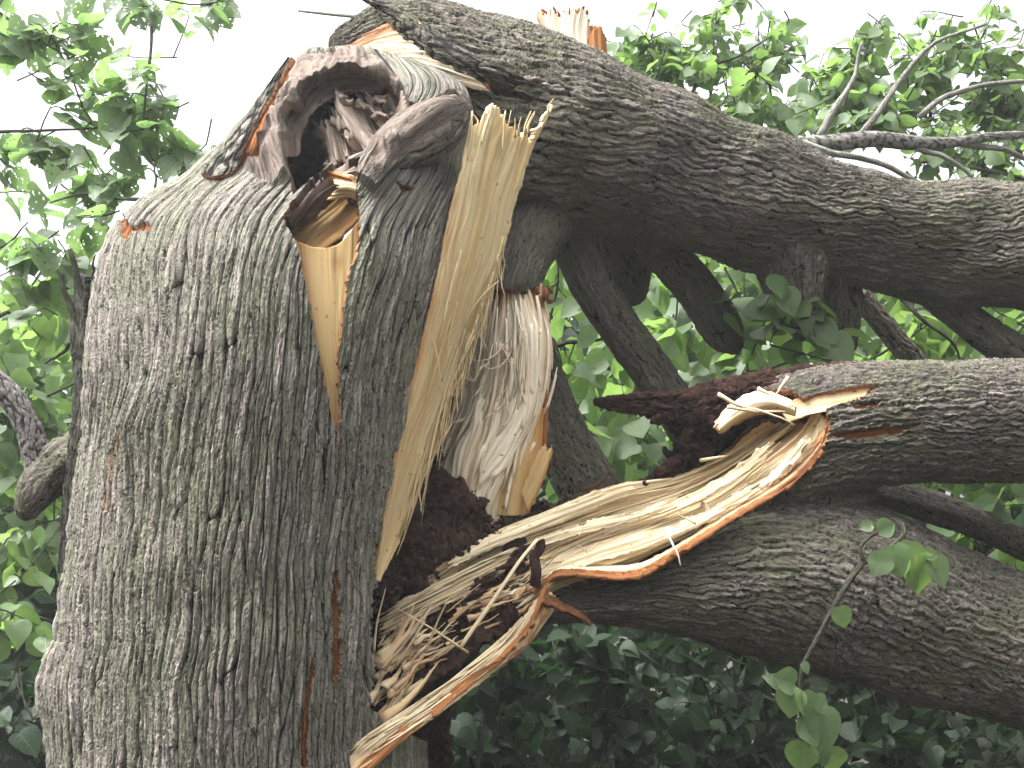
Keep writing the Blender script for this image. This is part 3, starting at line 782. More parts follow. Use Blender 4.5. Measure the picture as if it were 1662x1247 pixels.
for _ in range(26):                                             # flaky dead wood standing in the hollow
    x, y = rg.uniform(525, 650), rg.uniform(150, 235); a = rg.uniform(-1.2, .5); l = rg.uniform(25, 60)
    pxtube(T, [(x, y, 2.93 + rg.uniform(-.05, .06)), (x + l * .5 * math.cos(a) + rg.uniform(-6, 6), y + l * .5 * math.sin(a + 1), 2.90), (x + l * math.cos(a), y + l * math.sin(a + 1), 2.89 + rg.uniform(-.04, .04))],
           rg.uniform(4, 9), rg.uniform(1, 3), 8, 4, .25, 0, .012)
link('dead_wood_flakes', T.mesh('dead_wood_flakes'), M['weathered'], stump)

# bark strip peeling away along the left rim of the hollow
def bark_strip(name, curves, parent, seed, amp=.007, mats=None, res=.0028, thick=.014, su=.02, sv=.1):
    Q0 = P(loft(curves, 8, 20)); lu = np.linalg.norm(np.diff(Q0, axis=1), axis=2).sum(1).max(); lv = np.linalg.norm(np.diff(Q0, axis=0), axis=2).sum(0).max()
    nu = int(np.clip(lu / res, 8, 300)); nv = int(np.clip(lv / res, 16, 600))
    Q = loft(curves, nu, nv); S = P(Q); N, flip = face_cam(S); U, V = grain_uv(S)
    h = bark_h(U, V, su, sv, seed, .25)
    uu = np.linspace(0, 1, nu)[None].repeat(nv, 0)
    e = np.minimum(uu, 1 - uu) * lu - .006 * np.abs(perlin(V / .02, V * 0 + uu.round() * 7, seed)) 
    kp = e > -.0001 + .004 * np.abs(perlin(V / .008, uu.round() * 9, seed + 2))
    kp |= (uu > .2) & (uu < .8)
    S = S + N * ((h - .6) * amp)[..., None]
    z = np.zeros_like(h); keep = kp[:-1, :-1] & kp[1:, 1:] & kp[1:, :-1] & kp[:-1, 1:]
    th = np.full((nv, nu), thick)
    if flip: S, N, U, V, h = S[:, ::-1], N[:, ::-1], U[:, ::-1], V[:, ::-1], h[:, ::-1]; keep = keep[:, ::-1]
    me = grid_mesh(name, S, np.stack([U, V], -1), {'h': h, 'k': z, 's': z, 'c': np.clip(.5 + .5 * perlin(U / su, V / sv, seed + 9), 0, 1)}, keep, None, N, back=th)
    return link(name, me, mats or [M['bark'], M['inner_bark'], M['inner_bark']], parent)
bark_strip('peeling_bark_strip', [[(322, 282, 2.80), (368, 226, 2.84), (402, 182, 2.88), (436, 132, 2.93), (468, 90, 2.98)],
                                  [(352, 286, 2.76), (384, 232, 2.80), (412, 188, 2.85), (442, 140, 2.92), (471, 94, 2.98)],
                                  [(384, 280, 2.76), (398, 235, 2.79), (420, 190, 2.84), (448, 140, 2.91), (474, 92, 2.98)]], stump, 81)

# tall torn slab of yellow sapwood at the right edge
def st_slab(uu, vv, q):
    return np.clip(sstep(.16, .0, uu) * sstep(.05, .3, vv) * (.6 + .6 * perlin(vv * 12, uu * 2, 3)) + .45 * np.exp(-((uu - .22) / .08) ** 2 - ((vv - .28) / .1) ** 2) + .16 * (1 + perlin(uu * 4, vv * 2.2, 9)) * sstep(.25, .6, vv), 0, 1)
slabC = [[(768, 150, 2.86), (752, 255, 2.80), (733, 340, 2.76), (712, 450, 2.73), (678, 582, 2.71), (640, 740, 2.68), (612, 905, 2.66), (609, 945, 2.66)],
         [(800, 140, 2.86), (782, 255, 2.82), (762, 345, 2.79), (738, 455, 2.76), (702, 590, 2.74), (658, 735, 2.71), (622, 890, 2.68), (612, 945, 2.67)],
         [(845, 145, 2.90), (818, 262, 2.88), (795, 350, 2.86), (768, 455, 2.84), (726, 590, 2.81), (678, 735, 2.77), (634, 880, 2.72), (615, 945, 2.68)],
         [(914, 140, 2.95), (868, 235, 2.93), (846, 300, 2.92), (806, 445, 2.91), (752, 590, 2.88), (700, 730, 2.84), (650, 870, 2.77), (618, 942, 2.69)]]
def slab_rel(uu, vv, q): return -2.6 * np.sin(uu * np.pi) * .6 + 1.6 * np.exp(-((uu - .78) / .05) ** 2) * sstep(.2, .5, vv) - 2.0 * np.exp(-((uu - .42 - .1 * vv) / .012) ** 2) * (vv < .22)
def slab_top(px, py): 
    tops = np.interp(px, [755, 763, 772, 786, 798, 806, 812, 818, 828, 838, 848, 856, 862, 868, 876, 886, 896, 906], [222, 206, 196, 178, 166, 157, 170, 176, 198, 204, 214, 204, 226, 206, 200, 178, 162, 160])
    return py > tops + 16 * np.abs(perlin(px / 7.0, px * 0, 77)) + 4 * np.abs(perlin(px / 2.2, px * 0, 78))
slab('torn_wood', slabC, [M['wood'], M['wood']], stump, res=.0026, thick=.035, seed=21, stain=st_slab, relief=slab_rel, keepf=slab_top, nrel=.0045, wide=.012, step=.5, wave=.02)
T = Tubes()
fibres(T, slabC, 34, (.08, .3), .045, (.7, 2.0), 31, (.72, 1.0), (.3, .95), .03)
fibres(T, slabC, 8, (.08, .2), .012, (.7, 1.6), 32, (.1, .75), (.25, .9))
fibres(T, slabC, 7, (.04, .1), .01, (.8, 2.2), 35, (.03, .97), (.045, .12), .01)
rg = random.Random(9)
for _ in range(46):                                             # strands hanging off the slab's right edge
    t = rg.uniform(.33, .8); a = spline([(905, 140), (858, 245), (836, 335), (802, 455), (752, 590), (700, 730), (650, 870)], t=[t, min(1, t + rg.uniform(.06, .22))])
    o = rg.uniform(4, 26); d0 = 2.9 - .1 * t
    pxtube(T, [(a[0, 0] - 6, a[0, 1], d0), ((a[0, 0] + a[1, 0]) / 2 + o * .35 , (a[0, 1] + a[1, 1]) / 2, d0 + .01), (a[1, 0] + o, a[1, 1] + rg.uniform(-6, 10), d0 + rg.uniform(-.03, .05))], rg.uniform(.9, 2.0), .4, 9, 4, .5, 0, .004)
for x0, y0, x1, y1, x2, y2 in ((664, 770, 690, 765, 697, 757), (700, 540, 712, 590, 716, 640)):
    pxtube(T, [(x0, y0, 2.74), (x1, y1, 2.72), (x2, y2, 2.72)], 1.4, .5, 8, 4)
for q in ((775, 196, 764, 182), (768, 206, 758, 197), (770, 214, 760, 208), (852, 206, 862, 180), (858, 204, 868, 184), (842, 206, 846, 190), (836, 210, 836, 192), (890, 172, 899, 160)):
    pxtube(T, [(q[0], q[1] + 14, 2.88), (q[0], q[1], 2.87), (q[2], q[3], 2.86)], 2.2, .5, 7, 4)
link('splinters', T.mesh('splinters'), M['wood'], stump)

# crumbly rot filling the hollow base
rotsheet('rotten_heartwood', [[(600, 860, 2.86), (640, 800, 2.95), (690, 768, 3.02), (735, 776, 3.06), (770, 800, 3.08), (800, 838, 3.08), (850, 828, 3.12), (905, 822, 3.14)],
                              [(604, 910, 2.80), (650, 845, 2.88), (700, 810, 2.95), (745, 815, 2.98), (785, 845, 3.0), (815, 865, 3.02), (855, 855, 3.06), (905, 840, 3.1)],
                              [(606, 960, 2.82), (650, 930, 2.86), (700, 890, 2.92), (745, 870, 2.95), (790, 880, 2.98), (825, 885, 3.0), (865, 870, 3.04), (905, 855, 3.1)],
                              [(600, 1010, 2.9), (650, 985, 2.95), (700, 950, 3.0), (750, 930, 3.02), (800, 910, 3.04), (840, 900, 3.06), (870, 890, 3.1), (905, 870, 3.14)]],
         M['rot'], stump, amp=.055, res=.0045, seed=8, freq=10)
rotsheet('rotten_edge', [[(700, 690, 2.98), (692, 730, 2.97), (676, 780, 2.96), (650, 840, 2.93)], [(722, 684, 3.0), (712, 735, 3.0), (700, 785, 2.99), (690, 840, 2.97)]], M['rot'], stump, .02, .004, 6, 25)
cr = []; rgn = np.random.RandomState(2)
for _ in range(420):
    t = rgn.rand(); x = 615 + 290 * t + rgn.normal() * 8; y0 = np.interp(x, [600, 640, 690, 735, 800, 850, 905], [880, 812, 790, 792, 845, 835, 828]); y1 = np.interp(x, [600, 650, 720, 800, 905], [985, 960, 915, 880, 850])
    y = y0 + (y1 - y0) * rgn.rand(); d = np.interp(y, [780, 830, 880, 960], [3.02, 2.97, 2.90, 2.84]) + np.interp(x, [620, 760, 900], [-.03, .03, .13])
    cr.append((P1(x, y, d), rgn.uniform(.002, .011), None))
chunks('rot_crumbs', cr, M['rot'], stump, .8, 4)
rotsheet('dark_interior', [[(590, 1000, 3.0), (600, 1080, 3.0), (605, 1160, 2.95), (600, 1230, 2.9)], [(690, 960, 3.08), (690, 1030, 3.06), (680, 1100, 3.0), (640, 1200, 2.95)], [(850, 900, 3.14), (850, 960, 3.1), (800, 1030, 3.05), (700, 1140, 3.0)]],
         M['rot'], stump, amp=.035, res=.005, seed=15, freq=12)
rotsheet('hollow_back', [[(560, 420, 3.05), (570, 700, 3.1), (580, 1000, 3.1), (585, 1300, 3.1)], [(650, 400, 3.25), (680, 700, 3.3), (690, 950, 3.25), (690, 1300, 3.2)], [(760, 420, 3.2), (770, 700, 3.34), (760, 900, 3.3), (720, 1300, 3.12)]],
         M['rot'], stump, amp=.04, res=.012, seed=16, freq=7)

# dead stub and splintered shards on the left flank
limb_l = log('broken_limb', [(160, 735, 3.12, 40), (110, 752, 3.14, 38), (75, 780, 3.12, 36), (56, 806, 3.1, 30), (42, 834, 3.08, 16)], M['bark_log'], stump, res=.004, amp=.012, kind='scale', su=.04, sv=.12, seed=41, lump=.3, nback=20)
log('dead_stem', [(74, 790, 3.12, 26), (62, 745, 3.12, 23), (44, 690, 3.12, 20), (12, 638, 3.12, 19), (-30, 600, 3.12, 18), (-90, 560, 3.12, 17)], M['grey_limb'], limb_l, res=.004, amp=.004, kind='bark', su=.02, sv=.06, seed=42, lump=.05, nback=20)
bark_strip('dark_bark_edge', [[(122, 440, 3.12), (112, 540, 3.1), (118, 640, 3.08), (104, 760, 3.06), (92, 930, 3.04)], [(138, 450, 3.0), (136, 540, 2.99), (140, 640, 2.98), (128, 760, 2.98), (116, 930, 2.97)]], stump, 83, mats=[M['twig']] * 3)
T = Tubes()
for q, r0, r1 in (([(150, 560, 3.02), (138, 490, 3.02), (122, 440, 3.02), (113, 404, 3.02)], 9, 4), ([(140, 560, 3.04), (120, 510, 3.05), (104, 470, 3.05), (92, 436, 3.05)], 8, 3),
                  ([(158, 470, 3.0), (150, 440, 3.0), (156, 414, 3.0)], 4, 1.2), ([(110, 560, 3.1), (92, 578, 3.1), (74, 590, 3.12)], 4, 1.5), ([(120, 570, 3.0), (132, 582, 3.0), (146, 596, 2.99)], 6, 3), ([(110, 720, 3.1), (98, 702, 3.1), (88, 690, 3.1)], 6, 2)):
    T = Tubes(); pxtube(T, q, r0, r1, 12, 6, .55, 0, .008); link('bark_shard', T.mesh('bark_shard'), M['twig'], stump)

# ================================================================== UPPER FALLEN STEM
upper = thing('fallen_upper_stem', 'massive scaly grey stem arching from the stump top down to the right edge', 'fallen trunk', P1(1000, 244, 3.3))
U_PTS = [(560, 96, 3.5, 50), (640, 98, 3.46, 92), (740, 140, 3.42, 126), (860, 205, 3.4, 150), (960, 236, 3.4, 138), (1050, 258, 3.42, 124), (1130, 290, 3.44, 116), (1210, 322, 3.46, 112),
         (1300, 350, 3.48, 98), (1390, 366, 3.5, 88), (1470, 384, 3.52, 90), (1560, 398, 3.54, 98), (1670, 404, 3.56, 101), (1850, 430, 3.62, 98), (2200, 520, 3.8, 90)]
UCUT = [(560, 78), (596, 60), (655, 36), (672, 68), (700, 96), (760, 126), (820, 146), (900, 168), (840, 160), (770, 146), (720, 122), (650, 112), (590, 98)]
def ucut(px, py): 
    x, y = jag(px, py, 3, 14, 20, 61); return inpoly(x, y, UCUT)
def uswell(px, py, TH):
    return .05 * np.exp(-((px - 1270) / 70) ** 2) * np.clip(np.sin(TH * 1) * 0 + np.cos(TH - np.sign(TH) * 1.2), 0, 1) * 0 + .025 * perlin(px / 130, py / 90, 63)
log('trunk', U_PTS, [M['bark_log'], M['inner_bark']], upper, res=.003, amp=.016, kind='scale', su=.042, sv=.15, seed=5, cut=ucut, lump=.05, relief=uswell, swirl=.12)
log('collar', [(1275, 380, 3.46, 70), (1285, 420, 3.46, 62), (1290, 470, 3.46, 46), (1298, 520, 3.46, 30), (1300, 550, 3.46, 8)], M['bark_log'], upper, res=.005, amp=.012, seed=6, lump=.12)
slab('exposed_wood', [[(556, 80, 3.28), (596, 56, 3.26), (640, 34, 3.24), (676, 30, 3.22)], [(574, 96, 3.24), (640, 84, 3.18), (690, 86, 3.15), (745, 104, 3.12)], [(590, 112, 3.24), (650, 120, 3.18), (720, 132, 3.13), (800, 152, 3.11)]],
     [M['wood_white'], M['inner_bark']], upper, res=.003, thick=.03, seed=22, stain=lambda u, v, q: np.clip(sstep(.36, .08, u) * .9 + sstep(.9, 1, u) * .4, 0, 1), nrel=.009)
bark_strip('peeling_bark', [[(572, -8, 3.3), (612, 20, 3.26), (650, 62, 3.2), (690, 98, 3.16), (760, 128, 3.12), (830, 148, 3.12)],
                            [(588, -10, 3.28), (632, 14, 3.22), (672, 48, 3.16), (712, 84, 3.12), (775, 112, 3.09), (845, 140, 3.1)],
                            [(604, -12, 3.3), (654, 12, 3.26), (700, 42, 3.2), (740, 70, 3.14), (800, 100, 3.1), (880, 140, 3.1)]], upper, 84, mats=[M['bark_log'], M['inner_bark'], M['inner_bark']], amp=.01, su=.03, sv=.1)
bark_strip('lifted_bark_edge', [[(552, 82, 3.3), (592, 58, 3.3), (640, 30, 3.32), (664, 4, 3.34)], [(562, 84, 3.3), (606, 62, 3.28), (660, 36, 3.28), (690, 12, 3.3)]], upper, 85, mats=[M['inner_bark'], M['inner_bark'], M['inner_bark']], amp=.008)
# broken stub sticking up from the stem's back
stub = [[(878, 46, 3.5), (872, 28, 3.5), (880, 16, 3.5)], [(905, 62, 3.44), (900, 36, 3.45), (898, 4, 3.46)], [(940, 80, 3.42), (938, 46, 3.43), (946, -2, 3.44)], [(984, 104, 3.46), (980, 78, 3.46), (974, 40, 3.46)]]
stub_o = slab('broken_stub', stub, [M['wood_white'], M['inner_bark']], upper, res=.003, thick=.03, seed=23, teeth=(0, .5, .018), stain=lambda u, v, q: np.clip(sstep(.22, .05, u) * .8 + sstep(.76, .84, u), 0, 1), nrel=.008)
slab('stub_splinter', [[(908, 32, 3.46), (930, 22, 3.45), (944, 4, 3.46)], [(920, 44, 3.44), (946, 34, 3.44), (960, 14, 3.45)]], [M['inner_bark'], M['wood_white']], stub_o, res=.003, thick=.014, seed=24, teeth=(.2, .25, .012), stain=lambda u, v, q: .5 + 0 * u, nrel=.01)
slab('stub_bark', [[(952, 66, 3.43), (956, 92, 3.42)], [(972, 42, 3.42), (974, 98, 3.41)], [(984, 62, 3.44), (986, 106, 3.43)]], [M['inner_bark'], M['inner_bark']], stub_o, res=.003, thick=.012, seed=25, stain=lambda u, v, q: .9 + 0 * u)
# limbs under the arch
def limb(pts, seed, parent=upper, mat='bark_log', name='limb', amp=.009, su=.05, sv=.15):
    return log(name, pts, M[mat], parent, res=.0036, amp=amp, kind='scale', su=su, sv=sv, seed=seed, lump=.08, nback=16)
limb([(915, 340, 3.5, 52), (938, 402, 3.5, 40), (962, 460, 3.5, 35), (1000, 522, 3.52, 33), (1045, 585, 3.54, 33), (1085, 645, 3.56, 33), (1120, 700, 3.6, 33)], 51)
limb([(960, 330, 3.62, 60), (995, 395, 3.66, 42), (1022, 440, 3.7, 34), (1030, 485, 3.72, 18)], 52)
limb([(1010, 350, 3.56, 44), (1065, 400, 3.58, 34), (1115, 450, 3.6, 33), (1155, 505, 3.62, 33), (1180, 545, 3.64, 30), (1196, 566, 3.65, 12)], 53)
limb([(1330, 420, 3.6, 60), (1350, 470, 3.62, 48), (1358, 520, 3.64, 38), (1366, 570, 3.66, 22), (1372, 592, 3.66, 5)], 54)
limb([(1480, 430, 3.58, 44), (1540, 490, 3.6, 29), (1590, 535, 3.6, 27), (1640, 570, 3.6, 29), (1700, 620, 3.62, 28), (1800, 720, 3.7, 26)], 55)
limb([(1395, 480, 3.85, 18), (1440, 535, 3.85, 17), (1490, 595, 3.85, 17), (1540, 660, 3.86, 16)], 56)
# second leader hanging behind the slab, its wood stripped to pale fibres
leader_o = log('leader_bark', [(905, 290, 3.48, 70), (872, 362, 3.36, 56), (848, 420, 3.25, 45), (836, 462, 3.17, 39), (832, 488, 3.15, 37)], [M['bark_log'], M['inner_bark']], upper, res=.0032, amp=.012, seed=57, lump=.08, caps=(True, False),
    cut=lambda px, py: py > 474 + 12 * perlin(px / 14, px * 0, 4) + 6 * perlin(px / 5, px * 0, 6) )
leadC = [[(790, 455, 3.2), (772, 540, 3.2), (748, 640, 3.2), (708, 730, 3.18), (676, 815, 3.14)],
         [(812, 455, 3.13), (800, 540, 3.1), (782, 640, 3.08), (752, 735, 3.06), (722, 835, 3.03)],
         [(838, 455, 3.12), (842, 540, 3.06), (836, 640, 3.04), (806, 740, 3.03), (770, 850, 3.02)],
         [(860, 458, 3.14), (880, 540, 3.08), (876, 640, 3.06), (846, 730, 3.06), (808, 850, 3.05)],
         [(874, 462, 3.2), (894, 555, 3.16), (889, 640, 3.14), (872, 700, 3.12), (850, 800, 3.12)]]
def st_lead(uu, vv, q): return np.clip(sstep(.22, .02, vv) * (.5 + .7 * perlin(uu * 9, vv * 2, 4)) + .5 * np.exp(-((uu - .12) / .1) ** 2) * (vv < .5) * (.5 + perlin(uu * 8, vv * 4, 8)) + .4 * np.clip(perlin(uu * 7, vv * 2.5, 5) - .35, 0, 1) * 3, 0, .9)
slab('stripped_wood', leadC, [M['wood_white'], M['inner_bark']], upper, res=.0024, thick=.04, seed=26, stain=st_lead, nrel=.012, wide=.024, step=1.1, wave=.03)
slab('wood_tongue', [[(815, 742, 3.07), (805, 790, 3.06), (800, 836, 3.06)], [(845, 690, 3.06), (838, 770, 3.05), (832, 838, 3.05)], [(884, 660, 3.1), (876, 745, 3.08), (860, 836, 3.08)]],
     [M['smooth_wood'], M['inner_bark']], upper, res=.003, thick=.02, seed=27, stain=lambda u, v, q: np.clip(sstep(.8, 1, u) + .5 * (v < .35) * (u < .5), 0, 1), nrel=.003)
slab('orange_edge', [[(884, 610, 3.1), (878, 680, 3.1), (868, 750, 3.09)], [(889, 640, 3.11), (888, 710, 3.1), (880, 768, 3.1)]], [M['inner_bark'], M['inner_bark']], upper, res=.003, thick=.012, seed=28, stain=lambda u, v, q: u * .6)
slab('broken_sliver', [[(846, 800, 3.04), (868, 745, 3.03), (884, 712, 3.03)], [(858, 832, 3.04), (884, 775, 3.03), (900, 722, 3.03)]], [M['smooth_wood'], M['inner_bark']], upper, res=.003, thick=.012, seed=29, teeth=(0, .25, .012), stain=lambda u, v, q: sstep(.7, 1, u), nrel=.003)
chunks('torn_knot', [(P1(884, 478, 3.12), .017, None), (P1(876, 488, 3.12), .014, None), (P1(892, 488, 3.12), .013, None), (P1(872, 472, 3.13), .013, None), (P1(894, 470, 3.13), .008, None)], M['inner_bark'], leader_o, .9, 14)
T = Tubes()
fibres(T, leadC, 60, (.12, .5), .014, (1.5, 5.0), 41, (.03, .97), (.04, .95), .02)
fibres(T, leadC, 40, (.08, .25), .06, (.8, 1.9), 42, (.05, .6), (.1, .7), .05)
rg = random.Random(12)
for _ in range(4):                                             # curled wisps
    x, y = rg.uniform(745, 800), rg.uniform(520, 620); l = rg.uniform(25, 60)
    pxtube(T, [(x + l, y - l * .6, 3.06), (x + l * .55, y + rg.uniform(-8, 12), 3.03), (x, y + rg.uniform(0, 14), 3.02), (x - rg.uniform(5, 18), y + rg.uniform(-14, 8), 3.02)], 1.5, .5, 12, 4, .5)
link('splinters', T.mesh('splinters'), M['wood_white'], upper)
T = Tubes(); pxtube(T, [(640, 40, 3.5), (600, 30, 3.55), (540, 24, 3.6), (484, 18, 3.62)], 4.5, 2, 12, 5)
link('dead_twig', T.mesh('dead_twig'), M['grey_limb'], upper)

# ================================================================== LOWER SPLIT LIMB
lower = thing('split_lower_limb', 'forked lower limb torn from the stump side, pale splintered wood along its upper face', 'broken limb', P1(1200, 900, 3.15))
def stain_l(px, py):
    x, y = jag(px, py, 3, 12, 8, 66)
    A = [[(1345, 705), (1420, 694), (1500, 688), (1455, 706), (1380, 714)], [(1290, 655), (1330, 640), (1425, 626), (1410, 636), (1370, 655), (1310, 668)], [(1380, 655), (1430, 650), (1425, 660), (1385, 664)]]
    m = np.zeros(np.shape(px))
    for p_ in A: m = np.maximum(m, inpoly(x, y, p_) * 1.0)
    return m
TROUGH = [(600, 1000), (720, 890), (905, 812), (1000, 770), (1045, 760), (1100, 720), (1160, 670), (1235, 630), (1290, 640), (1340, 668), (1346, 700), (1332, 735), (1290, 782), (1200, 838), (1100, 903), (1032, 936), (905, 936), (850, 1015), (700, 1120)]
PATCH = [(1285, 660), (1330, 641), (1412, 627), (1402, 642), (1362, 655), (1300, 676)]
def lcut(px, py):
    x, y = jag(px, py, 3, 14, 14, 67); return inpoly(x, y, TROUGH) | inpoly(x, y, PATCH)
F_PTS = [(1150, 800, 3.2, 90), (1220, 752, 3.18, 104), (1300, 712, 3.15, 104), (1380, 692, 3.14, 99), (1470, 684, 3.14, 97), (1570, 682, 3.14, 97), (1680, 683, 3.14, 97), (1900, 690, 3.2, 95), (2200, 720, 3.3, 90)]
log('limb', F_PTS, [M['bark_log'], M['inner_bark']], lower, res=.003, amp=.017, seed=71, su=.032, sv=.12, cut=lcut, stain=stain_l, lump=.05, caps=(False, True))
G_PTS = [(820, 1000, 2.98, 18), (890, 968, 3.0, 40), (980, 948, 3.05, 62), (1100, 935, 3.1, 92), (1220, 930, 3.14, 124), (1330, 945, 3.18, 140), (1430, 978, 3.2, 138), (1540, 1020, 3.22, 128), (1680, 1068, 3.24, 116), (1900, 1150, 3.3, 105), (2200, 1280, 3.4, 95)]
log('forked_limb', G_PTS, [M['bark_log'], M['inner_bark']], lower, res=.0036, amp=.017, seed=72, su=.035, sv=.13, cut=lcut, lump=.06)
log('underside', [(1000, 900, 3.2, 60), (1120, 850, 3.2, 95), (1240, 810, 3.22, 105), (1330, 800, 3.22, 80), (1390, 800, 3.22, 50)], [M['bark_log'], M['inner_bark']], lower, res=.004, amp=.015, seed=73, su=.035, sv=.13, cut=lcut, lump=.05)
tC = [[(690, 930, 2.90), (740, 895, 2.93), (850, 846, 3.02), (905, 824, 3.04), (1000, 786, 3.1), (1080, 778, 3.14), (1170, 742, 3.17), (1235, 690, 3.15), (1275, 655, 3.08)],
      [(680, 965, 2.93), (780, 912, 2.98), (890, 864, 3.03), (1000, 828, 3.1), (1090, 804, 3.14), (1170, 768, 3.17), (1240, 718, 3.18), (1280, 690, 3.15), (1302, 660, 3.07)],
      [(720, 992, 2.93), (840, 930, 2.98), (940, 882, 3.04), (1040, 846, 3.08), (1120, 818, 3.11), (1190, 784, 3.12), (1250, 742, 3.12), (1298, 705, 3.10), (1324, 668, 3.05)],
      [(800, 1000, 2.90), (890, 940, 2.92), (990, 905, 2.96), (1080, 872, 3.0), (1150, 842, 3.02), (1210, 808, 3.03), (1270, 768, 3.03), (1318, 720, 3.03), (1340, 680, 3.02)],
      [(850, 1000, 2.90), (910, 948, 2.93), (1010, 920, 2.97), (1090, 886, 3.0), (1160, 848, 3.01), (1220, 812, 3.01), (1285, 768, 3.0), (1328, 724, 3.0), (1346, 690, 3.01)]]
def st_tr(uu, vv, q): return np.clip(.75 * np.clip(perlin(uu * 6, vv * 1.6, 3) - .1, 0, 1) * sstep(.1, .5, vv) + .55 * np.exp(-((uu - .3) / .14) ** 2) * sstep(.45, .75, vv) + sstep(.95, 1, uu) * .8 + .5 * sstep(.93, 1, vv) * (uu < .4), 0, .8)
def rel_tr(uu, vv, q): return 2.4 * np.exp(-((uu - .80) / .06) ** 2) * sstep(.1, .3, vv) * sstep(.95, .6, vv) - 3.5 * np.exp(-((uu - .9) / .04) ** 2) * sstep(.1, .3, vv) * sstep(.9, .6, vv)
slab('torn_wood', tC, [M['wood_trough'], M['inner_bark']], lower, res=.0024, thick=.03, seed=33, stain=st_tr, nrel=.010, wide=.02, step=1.0, wave=.012, relief=rel_tr, teeth=(.05, 0, .02))
rimC = [[(860, 960, 2.88), (885, 938, 2.87), (910, 926, 2.87), (1030, 928, 2.88), (1095, 895, 2.92), (1195, 832, 2.95), (1285, 776, 2.97), (1330, 728, 2.99), (1344, 690, 3.0)],
        [(866, 963, 2.86), (888, 944, 2.85), (911, 932, 2.85), (1030, 938, 2.86), (1099, 902, 2.90), (1200, 838, 2.93), (1290, 782, 2.96), (1336, 731, 2.98), (1349, 690, 2.995)]]
slab('torn_rim', [[(868, 950, 2.90), (890, 934, 2.89), (915, 920, 2.92), (1025, 916, 2.94), (1090, 888, 2.96), (1190, 826, 2.98), (1280, 772, 3.0), (1324, 726, 3.01), (1338, 690, 3.02)]] + rimC[:1],
     [M['wood_trough'], M['inner_bark']], lower, res=.003, thick=.01, seed=34, stain=lambda u, v, q: sstep(.55, 1, u), nrel=.004)
slab('orange_rim', rimC, [M['inner_bark'], M['inner_bark']], lower, res=.0025, thick=.012, seed=35, stain=lambda u, v, q: .1 + .9 * np.clip(perlin(u * 3, v * 40, 6), 0, 1), nrel=.009, wide=.008, edge=5)
# lower plank running down to the stump foot
dC = [[(872, 968, 2.86), (830, 1018, 2.82), (760, 1082, 2.76), (690, 1134, 2.70), (596, 1194, 2.62), (560, 1222, 2.60)],
      [(886, 972, 2.84), (845, 1036, 2.80), (768, 1098, 2.74), (694, 1152, 2.68), (604, 1208, 2.61), (566, 1240, 2.59)],
      [(893, 962, 2.83), (858, 1040, 2.79), (775, 1112, 2.73), (700, 1168, 2.67), (610, 1232, 2.60), (574, 1258, 2.58)]]
slab('lower_plank', dC, [M['wood_trough'], M['inner_bark']], lower, res=.0024, thick=.025, seed=36, stain=lambda u, v, q: np.clip(sstep(.72, 1, u) * (.5 + .9 * perlin(v * 9, u, 3)) + .15, 0, .9), nrel=.008, wide=.014, step=.7)
slab('orange_strip', [[(880, 955, 2.82), (858, 1010, 2.79), (820, 1055, 2.76), (768, 1098, 2.725), (700, 1154, 2.66)], [(893, 940, 2.83), (866, 1007, 2.79), (827, 1057, 2.755), (773, 1105, 2.72), (703, 1164, 2.65)]],
     [M['inner_bark'], M['inner_bark']], lower, res=.003, thick=.01, seed=37, stain=lambda u, v, q: .3 + .5 * np.clip(perlin(u * 2, v * 12, 7), 0, 1), nrel=.004)
slab('frayed_bark', [[(820, 1066, 2.74), (770, 1094, 2.72), (690, 1150, 2.67), (610, 1216, 2.6), (560, 1268, 2.58)], [(816, 1072, 2.74), (772, 1106, 2.72), (696, 1168, 2.66), (616, 1238, 2.59), (568, 1286, 2.57)]],
     [M['inner_bark'], M['inner_bark']], lower, res=.003, thick=.01, seed=38, stain=lambda u, v, q: .2 + .6 * v * 0, nrel=.006)
# rotten reddish shell above the split
log('rotten_shell', [(965, 652, 3.14, 5), (1000, 654, 3.14, 13), (1060, 656, 3.15, 19), (1120, 664, 3.16, 30), (1180, 654, 3.17, 38), (1250, 644, 3.16, 40), (1330, 642, 3.15, 46), (1420, 650, 3.14, 58)],
    [M['redrot']], lower, res=.003, amp=.014, kind='bark', su=.02, sv=.06, seed=74, lump=.28, cut=None, nback=20)
rotsheet('rotten_wall', [[(1035, 790, 3.16), (1100, 738, 3.2), (1160, 692, 3.2), (1220, 660, 3.18), (1270, 650, 3.12)], [(1060, 796, 3.18), (1120, 765, 3.22), (1180, 722, 3.24), (1230, 690, 3.22), (1280, 668, 3.14)],
                         [(1085, 800, 3.2), (1150, 782, 3.24), (1210, 745, 3.25), (1250, 705, 3.23), (1290, 680, 3.16)]], M['rot'], lower, .02, .0035, 17, 18)
rotsheet('rotten_lip', [[(1030, 786, 3.12), (1095, 738, 3.14), (1150, 702, 3.12), (1172, 690, 3.1)], [(1046, 792, 3.12), (1105, 752, 3.13), (1158, 714, 3.11), (1180, 698, 3.09)]], M['redrot'], lower, .014, .003, 19, 24)
rotsheet('hanging_rot', [[(1050, 668, 3.15), (1088, 690, 3.15), (1098, 718, 3.15), (1078, 742, 3.15)], [(1090, 668, 3.11), (1122, 690, 3.1), (1128, 712, 3.1), (1112, 738, 3.12)], [(1150, 676, 3.12), (1180, 684, 3.12), (1165, 708, 3.13), (1128, 738, 3.14)]], M['redrot'], lower, .05, .0032, 18, 17, 9)
